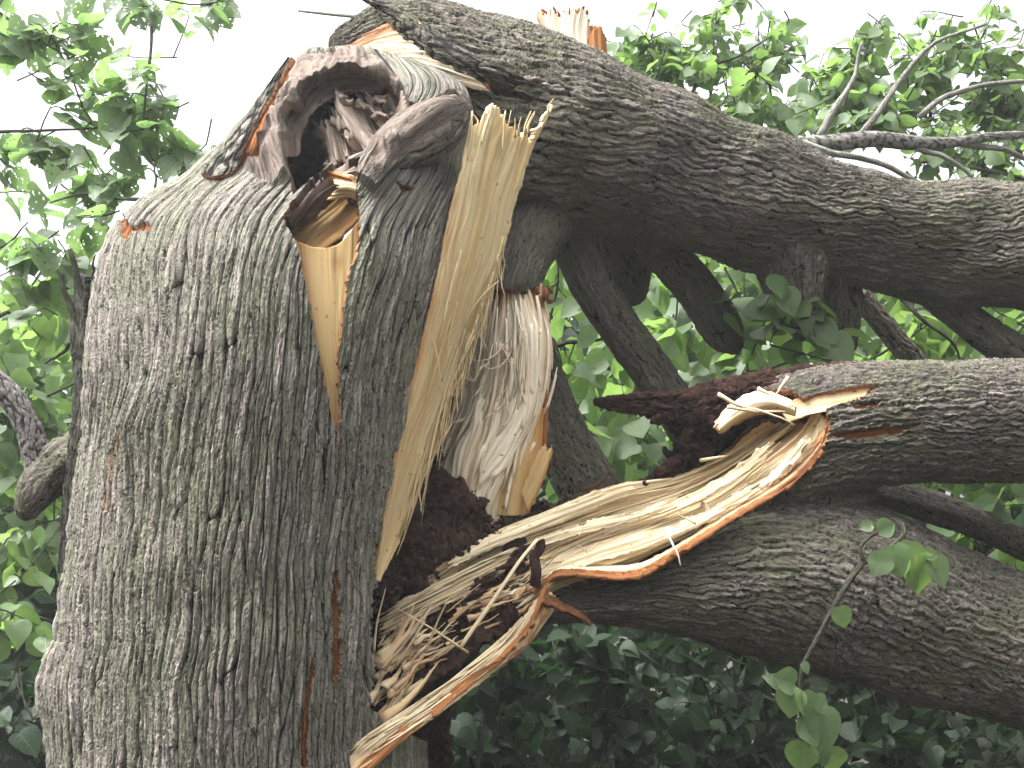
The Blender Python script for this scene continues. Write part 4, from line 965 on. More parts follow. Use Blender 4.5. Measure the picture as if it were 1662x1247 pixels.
slab('pale_lip', [[(1154, 698, 3.06), (1192, 652, 3.05), (1235, 636, 3.03), (1285, 650, 3.0)], [(1160, 702, 3.03), (1200, 668, 3.01), (1245, 652, 2.99), (1290, 664, 2.98)], [(1164, 708, 3.04), (1212, 680, 3.03), (1255, 668, 3.01), (1292, 676, 3.0)]],
     [M['wood_trough'], M['inner_bark']], lower, res=.0025, thick=.02, seed=39, stain=lambda u, v, q: sstep(.8, 1, u) * .8, nrel=.007, teeth=(.12, 0, .01))
slab('debarked_patch', [[(1265, 664, 3.05), (1310, 636, 3.035), (1350, 624, 3.03), (1420, 616, 3.03)], [(1280, 686, 3.01), (1330, 670, 3.0), (1365, 664, 3.0), (1420, 652, 3.0)]], [M['wood'], M['inner_bark']], lower, res=.003, thick=.01, seed=43, nrel=.003,
     stain=lambda u, v, q: sstep(.6, .25, u) * .7)
# splintered mess at the limb's foot
bandC = [[(604, 1006, 2.86), (660, 970, 2.88), (730, 938, 2.9), (810, 900, 2.95), (870, 880, 2.98)], [(608, 1040, 2.84), (670, 1010, 2.87), (750, 968, 2.89), (820, 930, 2.94), (876, 905, 2.97)]]
slab('splinter_plank', bandC, [M['wood_trough'], M['wood_trough']], lower, res=.0026, thick=.015, seed=44, stain=lambda u, v, q: .55 * u, nrel=.008, wide=.014, step=.6, teeth=(.1, .1, .02))
for i, (c0, c1, tt) in enumerate((
        ([(712, 912, 2.90), (800, 868, 2.95), (905, 826, 3.0), (1000, 790, 3.06), (1072, 778, 3.10)], [(706, 934, 2.89), (806, 888, 2.94), (908, 848, 2.99), (1002, 812, 3.05), (1080, 792, 3.09)], (.12, .25, .012)),
        ([(860, 936, 2.90), (960, 896, 2.93), (1060, 864, 2.96), (1150, 826, 2.98), (1240, 774, 2.98)], [(880, 946, 2.89), (970, 912, 2.91), (1070, 882, 2.94), (1158, 842, 2.96), (1250, 788, 2.97)], (.2, .15, .010)),
        ([(820, 892, 2.95), (920, 856, 3.0), (1040, 826, 3.04), (1130, 790, 3.07)], [(828, 906, 2.94), (924, 872, 2.99), (1044, 842, 3.03), (1140, 804, 3.06)], (.3, .35, .008)),
        ([(1010, 846, 3.0), (1110, 806, 3.04), (1200, 754, 3.06), (1262, 700, 3.06)], [(1014, 858, 2.99), (1116, 820, 3.02), (1208, 768, 3.04), (1276, 712, 3.04)], (.35, .2, .008)),
        ([(1120, 852, 2.96), (1200, 806, 2.98), (1270, 752, 2.99), (1318, 694, 3.0)], [(1124, 862, 2.955), (1206, 816, 2.97), (1278, 762, 2.98), (1330, 700, 2.99)], (.3, .2, .008)))):
    slab('wood_plate', [c0, c1], [M['wood_trough'], M['wood_trough']], lower, res=.0026, thick=.008, seed=90 + i, stain=lambda u, v, q: .35 * np.clip(perlin(u * 2, v * 4, 3), 0, 1), nrel=.006, wide=.010, step=.8, teeth=tt, edge=3.5)
shardC = [[(604, 1050, 2.80), (640, 1010, 2.83)], [(610, 1110, 2.77), (670, 1060, 2.8)], [(606, 1170, 2.74), (660, 1130, 2.77)]]
T = Tubes(); rg = random.Random(5)
fibres(T, tC, 120, (.12, .6), .014, (1.0, 4.5), 51, (.02, .98), (0, .97), .012)
fibres(T, tC, 80, (.04, .16), .04, (.8, 2.2), 52, (.45, .9), (0.02, .35), .03)
fibres(T, dC, 90, (.08, .5), .02, (.8, 2.4), 53, (.02, .95), (0, 1), .01)
fibres(T, bandC, 60, (.1, .6), .02, (.8, 2.2), 54, (.0, 1), (0, 1), .01)
link('splinters', T.mesh('splinters'), M['wood_trough'], lower); T = Tubes()
for _ in range(48):                                            # splinters fanning out of the stump's torn side
    x0, y0 = rg.uniform(598, 640), rg.uniform(1040, 1190); a = rg.uniform(R(32), R(62)); l = rg.uniform(30, 130)
    d = 2.66 + (1200 - y0) * .0009 + rg.uniform(-.03, .05)
    pxtube(T, [(x0, y0, d), (x0 + l * .5 * math.cos(a), y0 - l * .5 * math.sin(a), d + .03), (x0 + l * math.cos(a + .1), y0 - l * math.sin(a + .1), d + .05 + rg.uniform(-.05, .03))], rg.choice([1.5, 2.5, 5, 8, 11]), .6, 9, 5, .28, rg.random() * .5, .005)
for _ in range(70):                                            # broken bits between the planks
    x0 = rg.uniform(640, 870); t = (x0 - 640) / 230; y0 = rg.uniform(1080 - 170 * t, 1110 - 120 * t) - rg.uniform(0, 40); a = rg.uniform(R(18), R(44)); l = rg.uniform(18, 90)
    d = 2.80 + t * .12 + rg.uniform(-.03, .03)
    pxtube(T, [(x0, y0, d), (x0 + l * .5 * math.cos(a), y0 - l * .5 * math.sin(a), d + .01), (x0 + l * math.cos(a), y0 - l * math.sin(a), d + rg.uniform(-.02, .05))], rg.choice([1.3, 2.2, 4, 7]), .7, 8, 5, .3, rg.random() * .7, .005)
for q in ([(760, 1060, 2.78), (700, 1020, 2.74), (640, 985, 2.74)], [(690, 1060, 2.74), (712, 1005, 2.72), (734, 960, 2.71)], [(640, 1085, 2.74), (670, 1040, 2.72), (700, 985, 2.7)], [(606, 1060, 2.7), (612, 1010, 2.7), (626, 955, 2.71)], [(1130, 850, 2.92), (1100, 835, 2.94)]):
    pxtube(T, q, 2.6, .6, 10, 4, .5)
link('foot_splinters', T.mesh('foot_splinters'), M['wood_trough'], lower)
for q in ([(1164, 640, 2.98), (1200, 658, 2.96), (1250, 672, 2.95), (1290, 690, 2.97)], [(1230, 630, 3.0), (1250, 640, 2.98), (1262, 648, 2.97)], [(1280, 612, 3.0), (1268, 628, 2.98), (1258, 642, 2.97)], [(1136, 748, 3.1), (1160, 744, 3.06), (1180, 740, 3.05)], [(1180, 660, 2.97), (1230, 668, 2.95), (1275, 668, 2.96)]):
    T = Tubes(); pxtube(T, q, 3.6, 1.0, 12, 4, .6, .25, .003); link('splinter', T.mesh('splinter'), M['wood_trough'], lower)
cr = []
for _ in range(520):
    t = rgn.rand(); x = 620 + 240 * t; y = (1110 - 165 * t) + rgn.uniform(-60, 30); d = 2.86 + .1 * t + rgn.uniform(-.04, .02)
    cr.append((P1(x, y, d), rgn.uniform(.002, .012), None if rgn.rand() < .5 else (RGT * .8 + UP * .5)))
chunks('rot_crumbs', cr, M['rot'], lower, .8, 5)
rotsheet('rot_bed', [[(612, 1120, 2.82), (700, 1050, 2.86), (800, 985, 2.92), (870, 940, 2.96)], [(650, 1150, 2.8), (730, 1090, 2.83), (820, 1020, 2.88), (880, 965, 2.92)]], M['rot'], lower, .03, .004, 25, 16)

# ================================================================== LOOSE PIECES
def piece(name, pts, r0, r1, mat, label, cat, flat=.5, wob=.004, n=14, stain=0, k=6):
    T = Tubes(); pxtube(T, pts, r0, r1, n, k, flat, stain, wob)
    return single(link(name, T.mesh(name), M[mat]), label, cat)
piece('wood_splinter', [(748, 1050, 2.76), (800, 975, 2.77), (840, 915, 2.79), (872, 876, 2.82)], 3.6, 2.8, 'wood_trough', 'long straight pale splinter leaning across the rot at the foot of the split limb', 'splinter', wob=.001)
piece('bark_fragment', [(868, 955, 2.84), (872, 925, 2.83), (870, 900, 2.83), (876, 876, 2.83)], 9, 8, 'redrot', 'dark upright bark fragment stuck beside the long pale splinter', 'bark piece', .45, .012)
piece('bark_chip', [(886, 970, 2.82), (905, 984, 2.8), (930, 994, 2.79), (960, 1010, 2.78)], 11, 4, 'redrot', 'orange brown bark chip poking out below the bend of the torn rim', 'bark piece', .4, .010, stain=.55)
piece('wood_shaving', [(1082, 866, 2.86), (1092, 884, 2.84), (1100, 900, 2.83), (1105, 918, 2.83)], 2.2, 1.2, 'wood_white', 'thin curled shaving caught on the orange rim of the split limb', 'splinter', wob=.001)
piece('bark_sliver', [(942, 796, 3.02), (970, 785, 3.0), (990, 765, 3.0)], 4, 2, 'twig', 'brown sliver of bark on the back edge of the pale trough near the rot mound', 'bark piece', wob=.003, stain=.3)

o = log('leaning_stem', [(860, 560, 3.6, 36), (885, 640, 3.58, 40), (915, 720, 3.55, 44), (960, 800, 3.52, 50), (1010, 880, 3.5, 56), (1060, 980, 3.5, 60)], M['bark_log'], None, res=.005, amp=.012, seed=81, lump=.06)
single(o, 'dark bark stem leaning behind the hanging pale fibres', 'tree stem')
o = log('fallen_branch', [(1370, 790, 3.5, 20), (1440, 800, 3.5, 24), (1520, 826, 3.5, 26), (1600, 856, 3.54, 24), (1680, 896, 3.62, 22), (1760, 940, 3.7, 18)], M['bark_log'], None, res=.005, amp=.006, seed=82, su=.02, sv=.08, lump=.08)
single(o, 'short bare grey branch lying between the two forks of the lower limb', 'branch')
bare = thing('bare_branch', 'smooth pale grey branch lying behind the arch of the upper stem, at right', 'branch', P1(1400, 232, 4.2))
log('stem', [(1290, 236, 4.1, 12), (1350, 232, 4.1, 14), (1420, 226, 4.15, 13), (1480, 232, 4.2, 12), (1540, 232, 4.25, 9), (1610, 222, 4.3, 7), (1720, 216, 4.4, 5)], M['grey_limb'], bare, res=.006, amp=.002, kind='bark', su=.02, sv=.06, seed=91, nback=10)
for q, r0, r1 in (([(1300, 232, 4.0), (1360, 250, 4.0), (1430, 262, 4.02), (1490, 295, 4.05)], 6, 4), ([(1490, 190, 4.2), (1540, 155, 4.2), (1620, 135, 4.25), (1720, 130, 4.3)], 5, 3), ([(1540, 232, 4.25), (1600, 238, 4.3), (1662, 258, 4.35), (1720, 280, 4.4)], 6, 3),
                  ([(1330, 220, 4.1), (1345, 190, 4.1), (1380, 140, 4.15), (1400, 70, 4.2)], 7, 2), ([(1480, 235, 4.2), (1540, 260, 4.2), (1580, 290, 4.2)], 5, 3), ([(1390, 230, 4.15), (1470, 120, 4.2), (1520, 70, 4.25), (1600, 40, 4.3)], 6, 2)):
    T = Tubes(); pxtube(T, q, r0, r1, 14, 6, 1, 0, .01); link('side_branch', T.mesh('side_branch'), M['grey_limb'], bare)

# ================================================================== FOLIAGE
_ox = np.array([-.05, .05, .21, .40, .59, .77, .92]); _oy = np.array([.18, .38, .485, .485, .405, .265, .10])
_mx = np.array([0, .1, .24, .41, .59, .77, .92, 1.02])
LT_V = np.concatenate([np.stack([_mx, 0 * _mx], 1), np.stack([_ox, _oy], 1), np.stack([_ox, -_oy], 1)])
def _lf():
    q, t = [], []
    for s, o in ((1, 8), (-1, 15)):
        for i in range(6):
            f = [i, i + 1, o + i + 1, o + i]; q.append(f if s < 0 else f[::-1])
        f = [6, 7, o + 6]; t.append(f if s < 0 else f[::-1])
    return np.array(q), np.array(t)
LT_Q, LT_T = _lf()
LS_V = np.array([[0, 0], [.5, 0], [1.05, 0], [.05, .36], [.5, .44], [.05, -.36], [.5, -.44], [.85, .2], [.85, -.2]], float)
LS_Q = np.array([[0, 3, 4, 1], [1, 4, 7, 2], [0, 1, 6, 5], [1, 2, 8, 6]])[:, ::-1]

class Leaves:
    def __init__(s, simple=False, seed=0):
        s.b = []; s.d = []; s.nn = []; s.sz = []; s.simple = simple; s.rg = np.random.RandomState(seed)
    def add(s, b, d, n, size): s.b.append(b); s.d.append(d); s.nn.append(n); s.sz.append(size)
    def mesh(s, name):
        B = np.array(s.b); D = np.array(s.d); N = np.array(s.nn); Z = np.array(s.sz); m = len(B)
        D /= np.linalg.norm(D, axis=1)[:, None]; N = N - D * np.sum(N * D, 1)[:, None]; N /= np.maximum(1e-6, np.linalg.norm(N, axis=1))[:, None]
        X = np.cross(N, D)
        t = LS_V if s.simple else LT_V
        fold = s.rg.uniform(.05, .5, m); curl = s.rg.uniform(-.1, .45, m); wdt = s.rg.uniform(.85, 1.12, m); wav = s.rg.uniform(0, .08, m); ph = s.rg.rand(m) * 6
        z = fold[:, None] * np.abs(t[:, 1])[None] - curl[:, None] * (t[:, 0] ** 2)[None] + wav[:, None] * np.sin(t[:, 0] * 9 + np.sign(t[:, 1]) * 1.3 + ph[:, None]) * np.abs(t[:, 1])[None] * 2
        V = B[:, None] + Z[:, None, None] * (D[:, None] * t[None, :, :1] + X[:, None] * (t[None, :, 1:] * wdt[:, None, None]) + N[:, None] * z[..., None])
        k = len(t); off = (np.arange(m) * k)[:, None, None]
        rnd = np.repeat(s.rg.rand(m), k); uv = np.tile(t, (m, 1))
        if s.simple: fs = [(LS_Q[None] + off).reshape(-1, 4)]
        else: fs = [(LT_Q[None] + off).reshape(-1, 4), (LT_T[None] + off).reshape(-1, 3)]
        return raw_mesh(name, V.reshape(-1, 3), fs, uv, {'rnd': rnd})

def unit(v): return v / max(1e-9, np.linalg.norm(v))

def leafy(label, stems, blobs, size, mat, seed, group=None, cat='leafy branch', name='leafy_branch', dens=1.0, r=5, droop=.6, twigmat='twig'):
    """stems: lists of (px,py,d); blobs: (px,py,d,rx,ry,rd)"""
    rg = np.random.RandomState(seed); T = Tubes(); L = Leaves(seed=seed)
    base = P1(*stems[0][0]); root = thing(name, label, cat, base, group)
    sp = []
    for i, s in enumerate(stems):
        q = spline(s, 24); rr = r if i == 0 else r * .6
        pxtube(T, s, rr, max(1.0, rr * .35), 20, 5, 1, 0, .008); sp.append(P(q))
    SP = np.concatenate(sp)
    for (bx, by, bd, rx, ry, rd) in blobs:
        sz = size * FPX / bd
        n = dens * 3.0 * math.pi * rx * ry / (sz * sz)
        ntw = max(2, int(n / 7))
        for _ in range(ntw):
            v = rg.normal(size=3); v = v / np.linalg.norm(v) * rg.rand() ** .45
            end = P1(bx + rx * v[0], by + ry * v[1], bd + rd * v[2])
            dist = np.linalg.norm(SP - end, axis=1); j = np.argsort(dist)[rg.randint(0, min(6, len(SP)))]
            st = SP[j]
            if np.linalg.norm(end - st) > .55: st = end + unit(st - end) * rg.uniform(.3, .55)
            if np.linalg.norm(end - st) < .12: st = end + unit(rg.normal(size=3)) * .2
            midp = (st + end) / 2 + rg.normal(size=3) * .05 + np.array([0, 0, .04])
            c = spline(np.array([st, midp, end]), 9)
            T.add(c, np.linspace(.0032, .0012, 9), 4)
            td = unit(end - st); side = unit(np.cross(td, [0, 0, 1]) + rg.normal(size=3) * .2)
            m = int(round(7 * rg.uniform(.7, 1.3)))
            for a in range(m):
                f = .25 + .75 * (a + rg.rand() * .4) / m; p = c[min(8, int(f * 8))]
                sd = side * (1 if a % 2 else -1)
                d = unit(sd * .8 + td * .5 + np.array([0, 0, -droop]) * rg.uniform(.3, 1.4) + rg.normal(size=3) * .3)
                nn = np.array([0, 0, .8]) + np.array([0, -.55, 0]) + rg.normal(size=3) * .55
                s_ = size * rg.choice([.55, .75, .9, 1.0, 1.1, 1.25])
                pe = p + d * s_ * .3 + np.array([0, 0, -.01])
                T.add(np.array([p, (p + pe) / 2 + [0, 0, .004], pe]), .0011, 3)
                L.add(pe, d, nn, s_)
    link('twigs', T.mesh('twigs'), M[twigmat], root)
    link('foliage', L.mesh('foliage'), M[mat], root)
    return root

GL = 'leafy branches hanging at the left'; GT = 'leafy branches rising behind the upper stem'; GM = 'leafy branches under the arch'; GB = 'dark leafy shoots under the lower limb'
LV = 'leaf'; LE = 'leaf_eaten'; LD = 'leaf_shade_dark'
leafy('insect eaten leaf cluster in the top left corner against white sky', [[(-120, -60, 4.3), (0, 20, 4.25), (70, 70, 4.2), (110, 90, 4.2)]], [(40, 70, 4.25, 60, 55, .2), (95, 40, 4.25, 55, 40, .2), (140, 40, 4.3, 30, 35, .2)], .10, LE, 1, GL, dens=.75, r=4)
leafy('small hole riddled leaves along the top edge, left of the broken stem', [[(160, -60, 4.4), (230, -10, 4.4), (300, 5, 4.4), (350, 10, 4.4)]], [(205, 15, 4.4, 50, 25, .2), (265, 12, 4.4, 40, 20, .2), (318, 18, 4.4, 40, 22, .15)], .088, LE, 2, GL, dens=.7, r=3)
leafy('thin hanging twig with a few pierced leaves below the top left cluster', [[(90, 60, 4.2), (110, 110, 4.15), (130, 160, 4.1), (150, 205, 4.1)]], [(115, 110, 4.1, 25, 25, .1), (140, 165, 4.1, 28, 40, .15), (20, 115, 4.2, 25, 18, .1)], .088, LE, 3, GL, dens=.55, r=2.5)
leafy('hanging twig with broad pale green leaves left of the stump shoulder', [[(245, 30, 4.1), (244, 90, 4.05), (236, 150, 4.0), (233, 200, 3.95), (240, 245, 3.9), (262, 275, 3.9), (300, 285, 3.85)]], [(205, 95, 4.0, 35, 30, .1), (225, 120, 4.0, 25, 20, .1), (215, 180, 4.0, 28, 28, .1), (240, 215, 3.95, 40, 30, .15), (285, 262, 3.9, 30, 20, .1)], .10, LE, 4, GL, dens=.75, r=3)
leafy('leafy branch reaching in from the left edge with bright leaves', [[(-80, 216, 4.2), (20, 213, 4.15), (100, 212, 4.1), (180, 205, 4.05)], [(60, 250, 4.1), (100, 300, 4.05), (150, 330, 4.0)]], [(70, 230, 4.15, 70, 30, .2), (150, 200, 4.1, 50, 30, .2), (120, 260, 4.1, 100, 40, .25), (10, 270, 4.2, 35, 50, .2)], .105, LE, 5, GL, dens=.85, r=4)
leafy('leaf spray touching the stump shoulder at the left', [[(235, 325, 3.85), (190, 322, 3.9), (140, 315, 3.95), (80, 330, 4.0)], [(252, 305, 3.8), (250, 275, 3.85), (235, 250, 3.9)]], [(190, 300, 3.95, 70, 40, .2), (90, 340, 4.05, 70, 45, .25), (150, 375, 4.0, 50, 40, .2)], .10, LE, 6, GL, dens=.85, r=4)
leafy('lone round leaves against the sky at the left edge', [[(-40, 420, 4.0), (20, 390, 4.0), (45, 360, 4.0)]], [(20, 385, 4.0, 28, 25, .1), (60, 420, 4.0, 40, 30, .15)], .10, LE, 7, GL, dens=.7, r=3)
leafy('dense green leaf mass beside the bark shards on the left flank', [[(-120, 560, 4.4), (-20, 520, 4.35), (60, 490, 4.3), (130, 460, 4.3)]], [(40, 480, 4.4, 90, 60, .35), (70, 560, 4.4, 90, 60, .35), (110, 430, 4.2, 40, 40, .2)], .10, LV, 8, GL, dens=1.1)
leafy('green leaves around the smooth dead stem at the left edge', [[(-120, 700, 4.4), (-20, 680, 4.35), (60, 650, 4.3), (130, 620, 4.3)]], [(30, 640, 4.5, 100, 60, .35), (70, 720, 4.5, 80, 60, .35), (10, 760, 4.3, 60, 70, .35)], .10, LV, 9, GL, dens=1.1)
leafy('shaded leaves below the mossy broken limb at the left edge', [[(-120, 900, 4.3), (-20, 880, 4.3), (60, 850, 4.25), (120, 840, 4.2)]], [(40, 860, 4.3, 90, 60, .35), (50, 940, 4.2, 80, 60, .35), (20, 920, 3.8, 40, 30, .15)], .10, LV, 10, GL, dens=1.0)
leafy('drooping grey green leaves at the lower left edge', [[(-100, 960, 3.8), (0, 990, 3.75), (60, 1000, 3.7), (100, 1010, 3.7)], [(40, 1030, 3.7), (25, 1090, 3.7), (0, 1140, 3.7)]], [(20, 1040, 3.7, 60, 35, .2), (80, 1020, 3.75, 35, 25, .15)], .10, LV, 11, GL, dens=.7, r=3)
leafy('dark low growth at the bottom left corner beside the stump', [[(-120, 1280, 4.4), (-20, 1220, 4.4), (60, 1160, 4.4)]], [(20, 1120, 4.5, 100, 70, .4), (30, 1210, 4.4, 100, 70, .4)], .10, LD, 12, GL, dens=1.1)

leafy('leafy shoot with a bare curved twig just right of the broken stub', [[(1120, 170, 4.6), (1140, 115, 4.6), (1190, 95, 4.6), (1250, 60, 4.6)], [(1060, 130, 4.6), (1058, 90, 4.6), (1056, 60, 4.6)]], [(1095, 92, 4.9, 60, 35, .25), (1040, 110, 4.7, 70, 40, .25), (1100, 140, 4.7, 60, 40, .25)], .068, LV, 21, GT, dens=2.0, r=4)
leafy('tall leaf spire highest behind the arch of the upper stem', [[(1150, 200, 4.9), (1155, 120, 4.9), (1160, 60, 4.9), (1165, 20, 4.9)]], [(1155, 50, 4.9, 35, 40, .2), (1140, 100, 4.9, 50, 40, .25)], .062, LV, 22, GT, dens=2.1, r=3)
leafy('second leaf spire, just right of the tallest one', [[(1260, 220, 5.0), (1250, 140, 5.0), (1245, 80, 5.0), (1250, 25, 5.0)]], [(1245, 50, 5.0, 30, 35, .2), (1240, 105, 5.0, 50, 35, .25), (1290, 85, 5.0, 30, 30, .2)], .062, LV, 23, GT, dens=2.1, r=3)
leafy('broad leaf mass resting along the top of the arching stem', [[(1150, 230, 4.6), (1210, 200, 4.6), (1280, 200, 4.6), (1330, 210, 4.6)]], [(1200, 165, 4.7, 80, 50, .3), (1270, 185, 4.6, 70, 45, .3), (1180, 210, 4.6, 60, 35, .25)], .08, LV, 24, GT, dens=2.2, r=4)
leafy('leaf crown above the pale grey bare branch', [[(1400, 240, 4.7), (1410, 170, 4.7), (1400, 100, 4.7), (1420, 50, 4.7)]], [(1330, 165, 5.0, 60, 60, .3), (1410, 75, 4.8, 40, 40, .2), (1380, 140, 4.7, 60, 50, .3), (1430, 170, 4.6, 70, 50, .3)], .068, LV, 25, GT, dens=2.2, r=4)
leafy('silvery leaf mass right of the dip in the skyline', [[(1500, 240, 4.9), (1510, 170, 4.9), (1490, 110, 4.9), (1520, 50, 4.9)]], [(1500, 100, 4.9, 70, 35, .25), (1510, 160, 4.9, 70, 50, .3), (1360, 200, 4.5, 50, 35, .2)], .062, LV, 26, GT, dens=2.0, r=4)
leafy('leafy top at the upper right corner of the crown', [[(1660, 260, 5.0), (1630, 170, 5.0), (1600, 100, 5.0), (1580, 40, 5.0)]], [(1590, 60, 5.0, 55, 30, .25), (1610, 120, 5.0, 60, 45, .3), (1650, 190, 5.0, 60, 40, .3), (1580, 190, 5.0, 60, 40, .3)], .062, LV, 27, GT, dens=2.0, r=4)
leafy('leaves hugging the bare branch at the right edge above the stem', [[(1700, 300, 4.6), (1620, 280, 4.6), (1540, 270, 4.6), (1480, 260, 4.6)]], [(1600, 260, 4.7, 90, 40, .3), (1500, 220, 4.6, 70, 30, .25), (1540, 285, 4.5, 70, 16, .2)], .062, LV, 28, GT, dens=2.0, r=4)

leafy('bright leaves framed between the hanging fibres and the first limb', [[(880, 620, 4.1), (890, 540, 4.1), (905, 460, 4.1), (900, 400, 4.1)]], [(895, 430, 4.1, 45, 45, .2), (920, 500, 4.2, 50, 50, .25)], .095, LV, 31, GM, dens=1.0, r=3)
leafy('leaf cluster with a bare dark twig left of the first hanging limb', [[(900, 560, 4.2), (930, 556, 4.15), (970, 552, 4.1), (1010, 548, 4.1)], [(890, 540, 4.0), (905, 570, 4.0), (912, 620, 4.0)]], [(940, 600, 4.3, 70, 50, .3), (990, 640, 4.4, 70, 50, .3)], .10, LV, 32, GM, dens=1.0, r=5)
leafy('large leaves behind the tip of the reddish rotten shell', [[(900, 820, 4.3), (960, 760, 4.2), (1010, 700, 4.2), (1060, 680, 4.2)]], [(940, 680, 4.1, 60, 45, .25), (1000, 740, 4.1, 70, 50, .3), (1050, 700, 4.2, 60, 40, .25), (930, 750, 4.2, 50, 45, .25)], .115, LV, 33, GM, dens=1.1, r=4)
leafy('leaf mass between the first and third hanging limbs', [[(1060, 600, 4.3), (1090, 540, 4.3), (1100, 470, 4.3), (1080, 430, 4.3)]], [(1070, 520, 4.4, 50, 60, .3), (1110, 570, 4.2, 60, 40, .25)], .105, LV, 34, GM, dens=1.0, r=3)
leafy('leaves below the arch with one pale upturned leaf, beside the third limb', [[(1150, 400, 4.2), (1180, 440, 4.1), (1200, 480, 4.1), (1220, 530, 4.1)]], [(1188, 540, 3.5, 26, 20, .05), (1190, 450, 4.2, 50, 40, .25), (1210, 520, 4.0, 50, 45, .25), (1170, 570, 4.1, 60, 30, .2)], .105, LV, 35, GM, dens=1.05, r=3)
leafy('broad dim leaves hanging before the swelling under the arch', [[(1300, 440, 3.36), (1290, 480, 3.34), (1270, 520, 3.34), (1250, 560, 3.36)]], [(1262, 480, 3.38, 40, 40, .08), (1295, 530, 3.4, 50, 35, .06), (1362, 575, 3.5, 36, 22, .06)], .085, LV, 36, GM, dens=.9, r=2.5)
leafy('leaves low behind the debarked reddish log', [[(1180, 640, 4.0), (1250, 600, 4.0), (1330, 570, 4.0), (1400, 560, 4.0)]], [(1240, 580, 4.1, 70, 35, .25), (1320, 570, 4.2, 60, 40, .25), (1130, 610, 4.2, 50, 30, .2)], .105, LV, 37, GM, dens=1.1, r=3)
leafy('bright leaves crossed by thin dark twigs right of the dark hanging stub', [[(1440, 460, 4.0), (1500, 520, 3.95), (1550, 560, 3.95), (1562, 592, 3.95)], [(1420, 580, 4.0), (1470, 550, 4.0), (1510, 525, 4.0)]], [(1430, 530, 4.2, 50, 50, .25), (1490, 560, 4.1, 50, 30, .2), (1540, 560, 4.1, 45, 35, .2)], .10, LV, 38, GM, dens=1.0, r=5)
leafy('pale upturned leaves under the stem at the right edge', [[(1720, 560, 4.1), (1660, 530, 4.1), (1610, 500, 4.1)]], [(1620, 510, 4.3, 60, 30, .25), (1650, 550, 4.2, 50, 40, .25)], .10, LV, 39, GM, dens=1.1, r=3)
leafy('fresh green leaves between the two forks at the right edge', [[(1740, 900, 3.7), (1690, 870, 3.7), (1640, 850, 3.7), (1590, 810, 3.7)], [(1600, 900, 3.75), (1640, 870, 3.75)]], [(1640, 825, 3.7, 45, 45, .2), (1640, 890, 3.75, 40, 35, .2), (1560, 880, 3.9, 40, 20, .15)], .115, LV, 40, GM, dens=.8, r=3)

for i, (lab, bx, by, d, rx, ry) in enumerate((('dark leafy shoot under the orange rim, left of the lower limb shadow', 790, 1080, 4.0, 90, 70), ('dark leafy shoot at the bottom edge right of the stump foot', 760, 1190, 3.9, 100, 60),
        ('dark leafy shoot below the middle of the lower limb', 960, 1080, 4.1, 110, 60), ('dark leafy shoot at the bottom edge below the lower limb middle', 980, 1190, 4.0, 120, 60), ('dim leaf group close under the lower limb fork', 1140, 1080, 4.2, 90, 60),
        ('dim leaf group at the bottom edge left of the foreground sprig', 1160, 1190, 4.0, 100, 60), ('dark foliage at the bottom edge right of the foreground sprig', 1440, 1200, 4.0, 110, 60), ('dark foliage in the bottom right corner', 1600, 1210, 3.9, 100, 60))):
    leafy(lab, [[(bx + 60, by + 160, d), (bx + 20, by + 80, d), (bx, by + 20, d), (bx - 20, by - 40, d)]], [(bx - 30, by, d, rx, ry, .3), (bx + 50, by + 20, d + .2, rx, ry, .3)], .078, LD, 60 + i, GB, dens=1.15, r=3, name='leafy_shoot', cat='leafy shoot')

# foreground sprig hanging before the lower fork
spr = thing('hanging_sprig', 'foreground sprig of toothed green leaves hanging in front of the dark lower fork', 'leafy sprig', P1(1405, 912, 2.72))
T = Tubes()
pxtube(T, [(1300, 1130, 2.68), (1302, 1085, 2.68), (1325, 1040, 2.69), (1352, 985, 2.70), (1380, 940, 2.72), (1402, 912, 2.74)], 3.2, 5, 24, 6, 1, 0, .003)
pxtube(T, [(1402, 912, 2.74), (1425, 905, 2.75), (1448, 886, 2.76), (1468, 866, 2.78), (1464, 850, 2.8)], 5, 3.6, 14, 6)
pxtube(T, [(1402, 912, 2.74), (1396, 890, 2.74), (1412, 872, 2.74), (1430, 862, 2.74)], 4, 2, 12, 6)
pxtube(T, [(1240, 1130, 2.68), (1262, 1138, 2.68), (1296, 1120, 2.68)], 2.4, 2.4, 8, 5)
pxtube(T, [(1300, 1130, 2.68), (1312, 1170, 2.67), (1330, 1220, 2.66), (1340, 1270, 2.66)], 3, 2, 8, 5)
L = Leaves(seed=77); rgs = np.random.RandomState(8)
for px, py, ang, ln, d in ((1425, 862, -20, 38, 2.72), (1416, 852, 160, 26, 2.73), (1450, 885, 80, 62, 2.7), (1436, 900, 120, 48, 2.69), (1476, 880, 95, 66, 2.7), (1462, 890, 60, 40, 2.71), (1490, 900, 82, 84, 2.69), (1500, 898, 10, 30, 2.7), (1512, 905, 70, 60, 2.71), (1362, 985, 75, 42, 2.68),
                           (1302, 1076, 60, 24, 2.66), (1290, 1110, 200, 50, 2.66), (1286, 1118, 100, 54, 2.65), (1305, 1122, 85, 52, 2.64), (1322, 1130, 60, 40, 2.66), (1330, 1150, 75, 76, 2.66), (1298, 1165, 60, 62, 2.65), (1306, 1205, 100, 66, 2.64), (1322, 1206, 60, 50, 2.65), (1350, 1212, 90, 60, 2.66), (1268, 1112, 215, 36, 2.68)):
    a = R(ang); dv = RGT * math.cos(a) - UP * math.sin(a) + FWD * rgs.uniform(-.3, .3)
    L.add(P1(px, py, d), dv, -FWD + UP * .5 + RGT * rgs.uniform(-.5, .5), ln * d / FPX * .86)
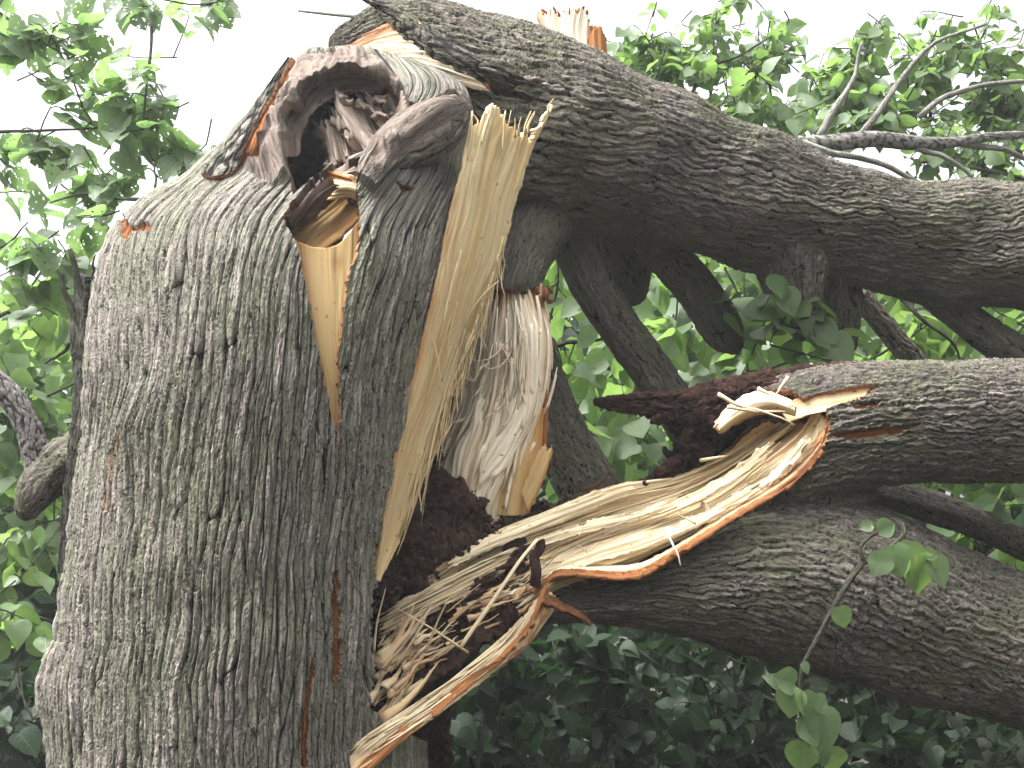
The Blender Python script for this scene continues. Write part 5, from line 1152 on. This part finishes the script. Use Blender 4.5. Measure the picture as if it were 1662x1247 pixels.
link('twigs', T.mesh('twigs'), M['twig'], spr); link('foliage', L.mesh('foliage'), M['leaf'], spr)

# deep thicket far behind: one mass
def thicket(name, d0, d1, n, size, seed, mat, topf, low=1500):
    rg = np.random.RandomState(seed); L = Leaves(True, seed)
    px = rg.uniform(-700, 2400, n); d = rg.uniform(d0, d1, n); py = rg.uniform(0, 1, n)
    top = topf(px); py = top + np.maximum(60, low + 70 * perlin(px / 110, px * 0, seed) - top) * py ** (1.1 if low == 1500 else 1.0)
    W = P(np.stack([px, py, d], 1)); W[:, 2] = np.maximum(W[:, 2], .02 + rg.rand(n) * .3)
    keep = perlin3(W, 1.3, seed) + .35 > rg.rand(n) * .5
    for p in W[keep]:
        dv = rg.normal(size=3) + np.array([0, 0, -.6]); L.add(p, dv, np.array([0, -.6, .8]) + rg.normal(size=3) * .6, size * rg.uniform(.7, 1.3))
    o = link(name, L.mesh(name), M[mat]); o['kind'] = 'stuff'; return o
thicket('thicket', 5.2, 7.2, 10000, .13, 5, 'leaf', lambda x: np.interp(x, [-700, 0, 120, 300, 700, 850, 1000, 1700, 2400], [420, 480, 430, 420, 420, 380, 330, 300, 250]) + 60 * perlin(x / 90, x * 0, 3), 880)
thicket('undergrowth', 4.9, 6.8, 12000, .11, 7, 'leaf_shade_dark', lambda x: 820 + 60 * perlin(x / 80, x * 0, 5))  # low foliage in the leaf colour darkened to stand for shade
thicket('far_undergrowth', 8.0, 10.5, 16000, .24, 6, 'leaf_shade_dark', lambda x: np.interp(x, [-700, 0, 300, 850, 1700, 2400], [560, 560, 480, 400, 330, 300]) + 50 * perlin(x / 120, x * 0, 4))

for o in list(COL.objects):
    n_ = o.name.split('.')[0]
    if n_ in ('splinters', 'foot_splinters', 'rot_crumbs', 'dead_wood_flakes'): o['kind'] = 'stuff'
COL.objects['thicket']['label'] = 'green leafy thicket filling the gaps behind the fallen stems'
COL.objects['undergrowth']['label'] = 'dark low undergrowth along the bottom behind the lower limb'
COL.objects['far_undergrowth']['label'] = 'deep dim foliage farthest back behind the thicket'

# ================================================================== HAZE: thin volume added for a washed-out veil
hv = np.array([[x, y, z] for x in (-15, 15) for y in (-3, 22) for z in (-1, 7)], float)
hf_ = [np.array([[0, 1, 3, 2], [4, 6, 7, 5], [0, 4, 5, 1], [2, 3, 7, 6], [0, 2, 6, 4], [1, 5, 7, 3]])]
hm = bpy.data.materials.new('haze'); hm.use_nodes = True; hm.node_tree.nodes.clear()
vo = hm.node_tree.nodes.new('ShaderNodeVolumePrincipled'); vo.inputs['Density'].default_value = .004; vo.inputs['Color'].default_value = (.95, .97, 1, 1); vo.inputs['Anisotropy'].default_value = .3
ho = hm.node_tree.nodes.new('ShaderNodeOutputMaterial'); hm.node_tree.links.new(vo.outputs[0], ho.inputs['Volume'])
hz = link('haze', raw_mesh('haze', hv, hf_), hm); hz['kind'] = 'stuff'
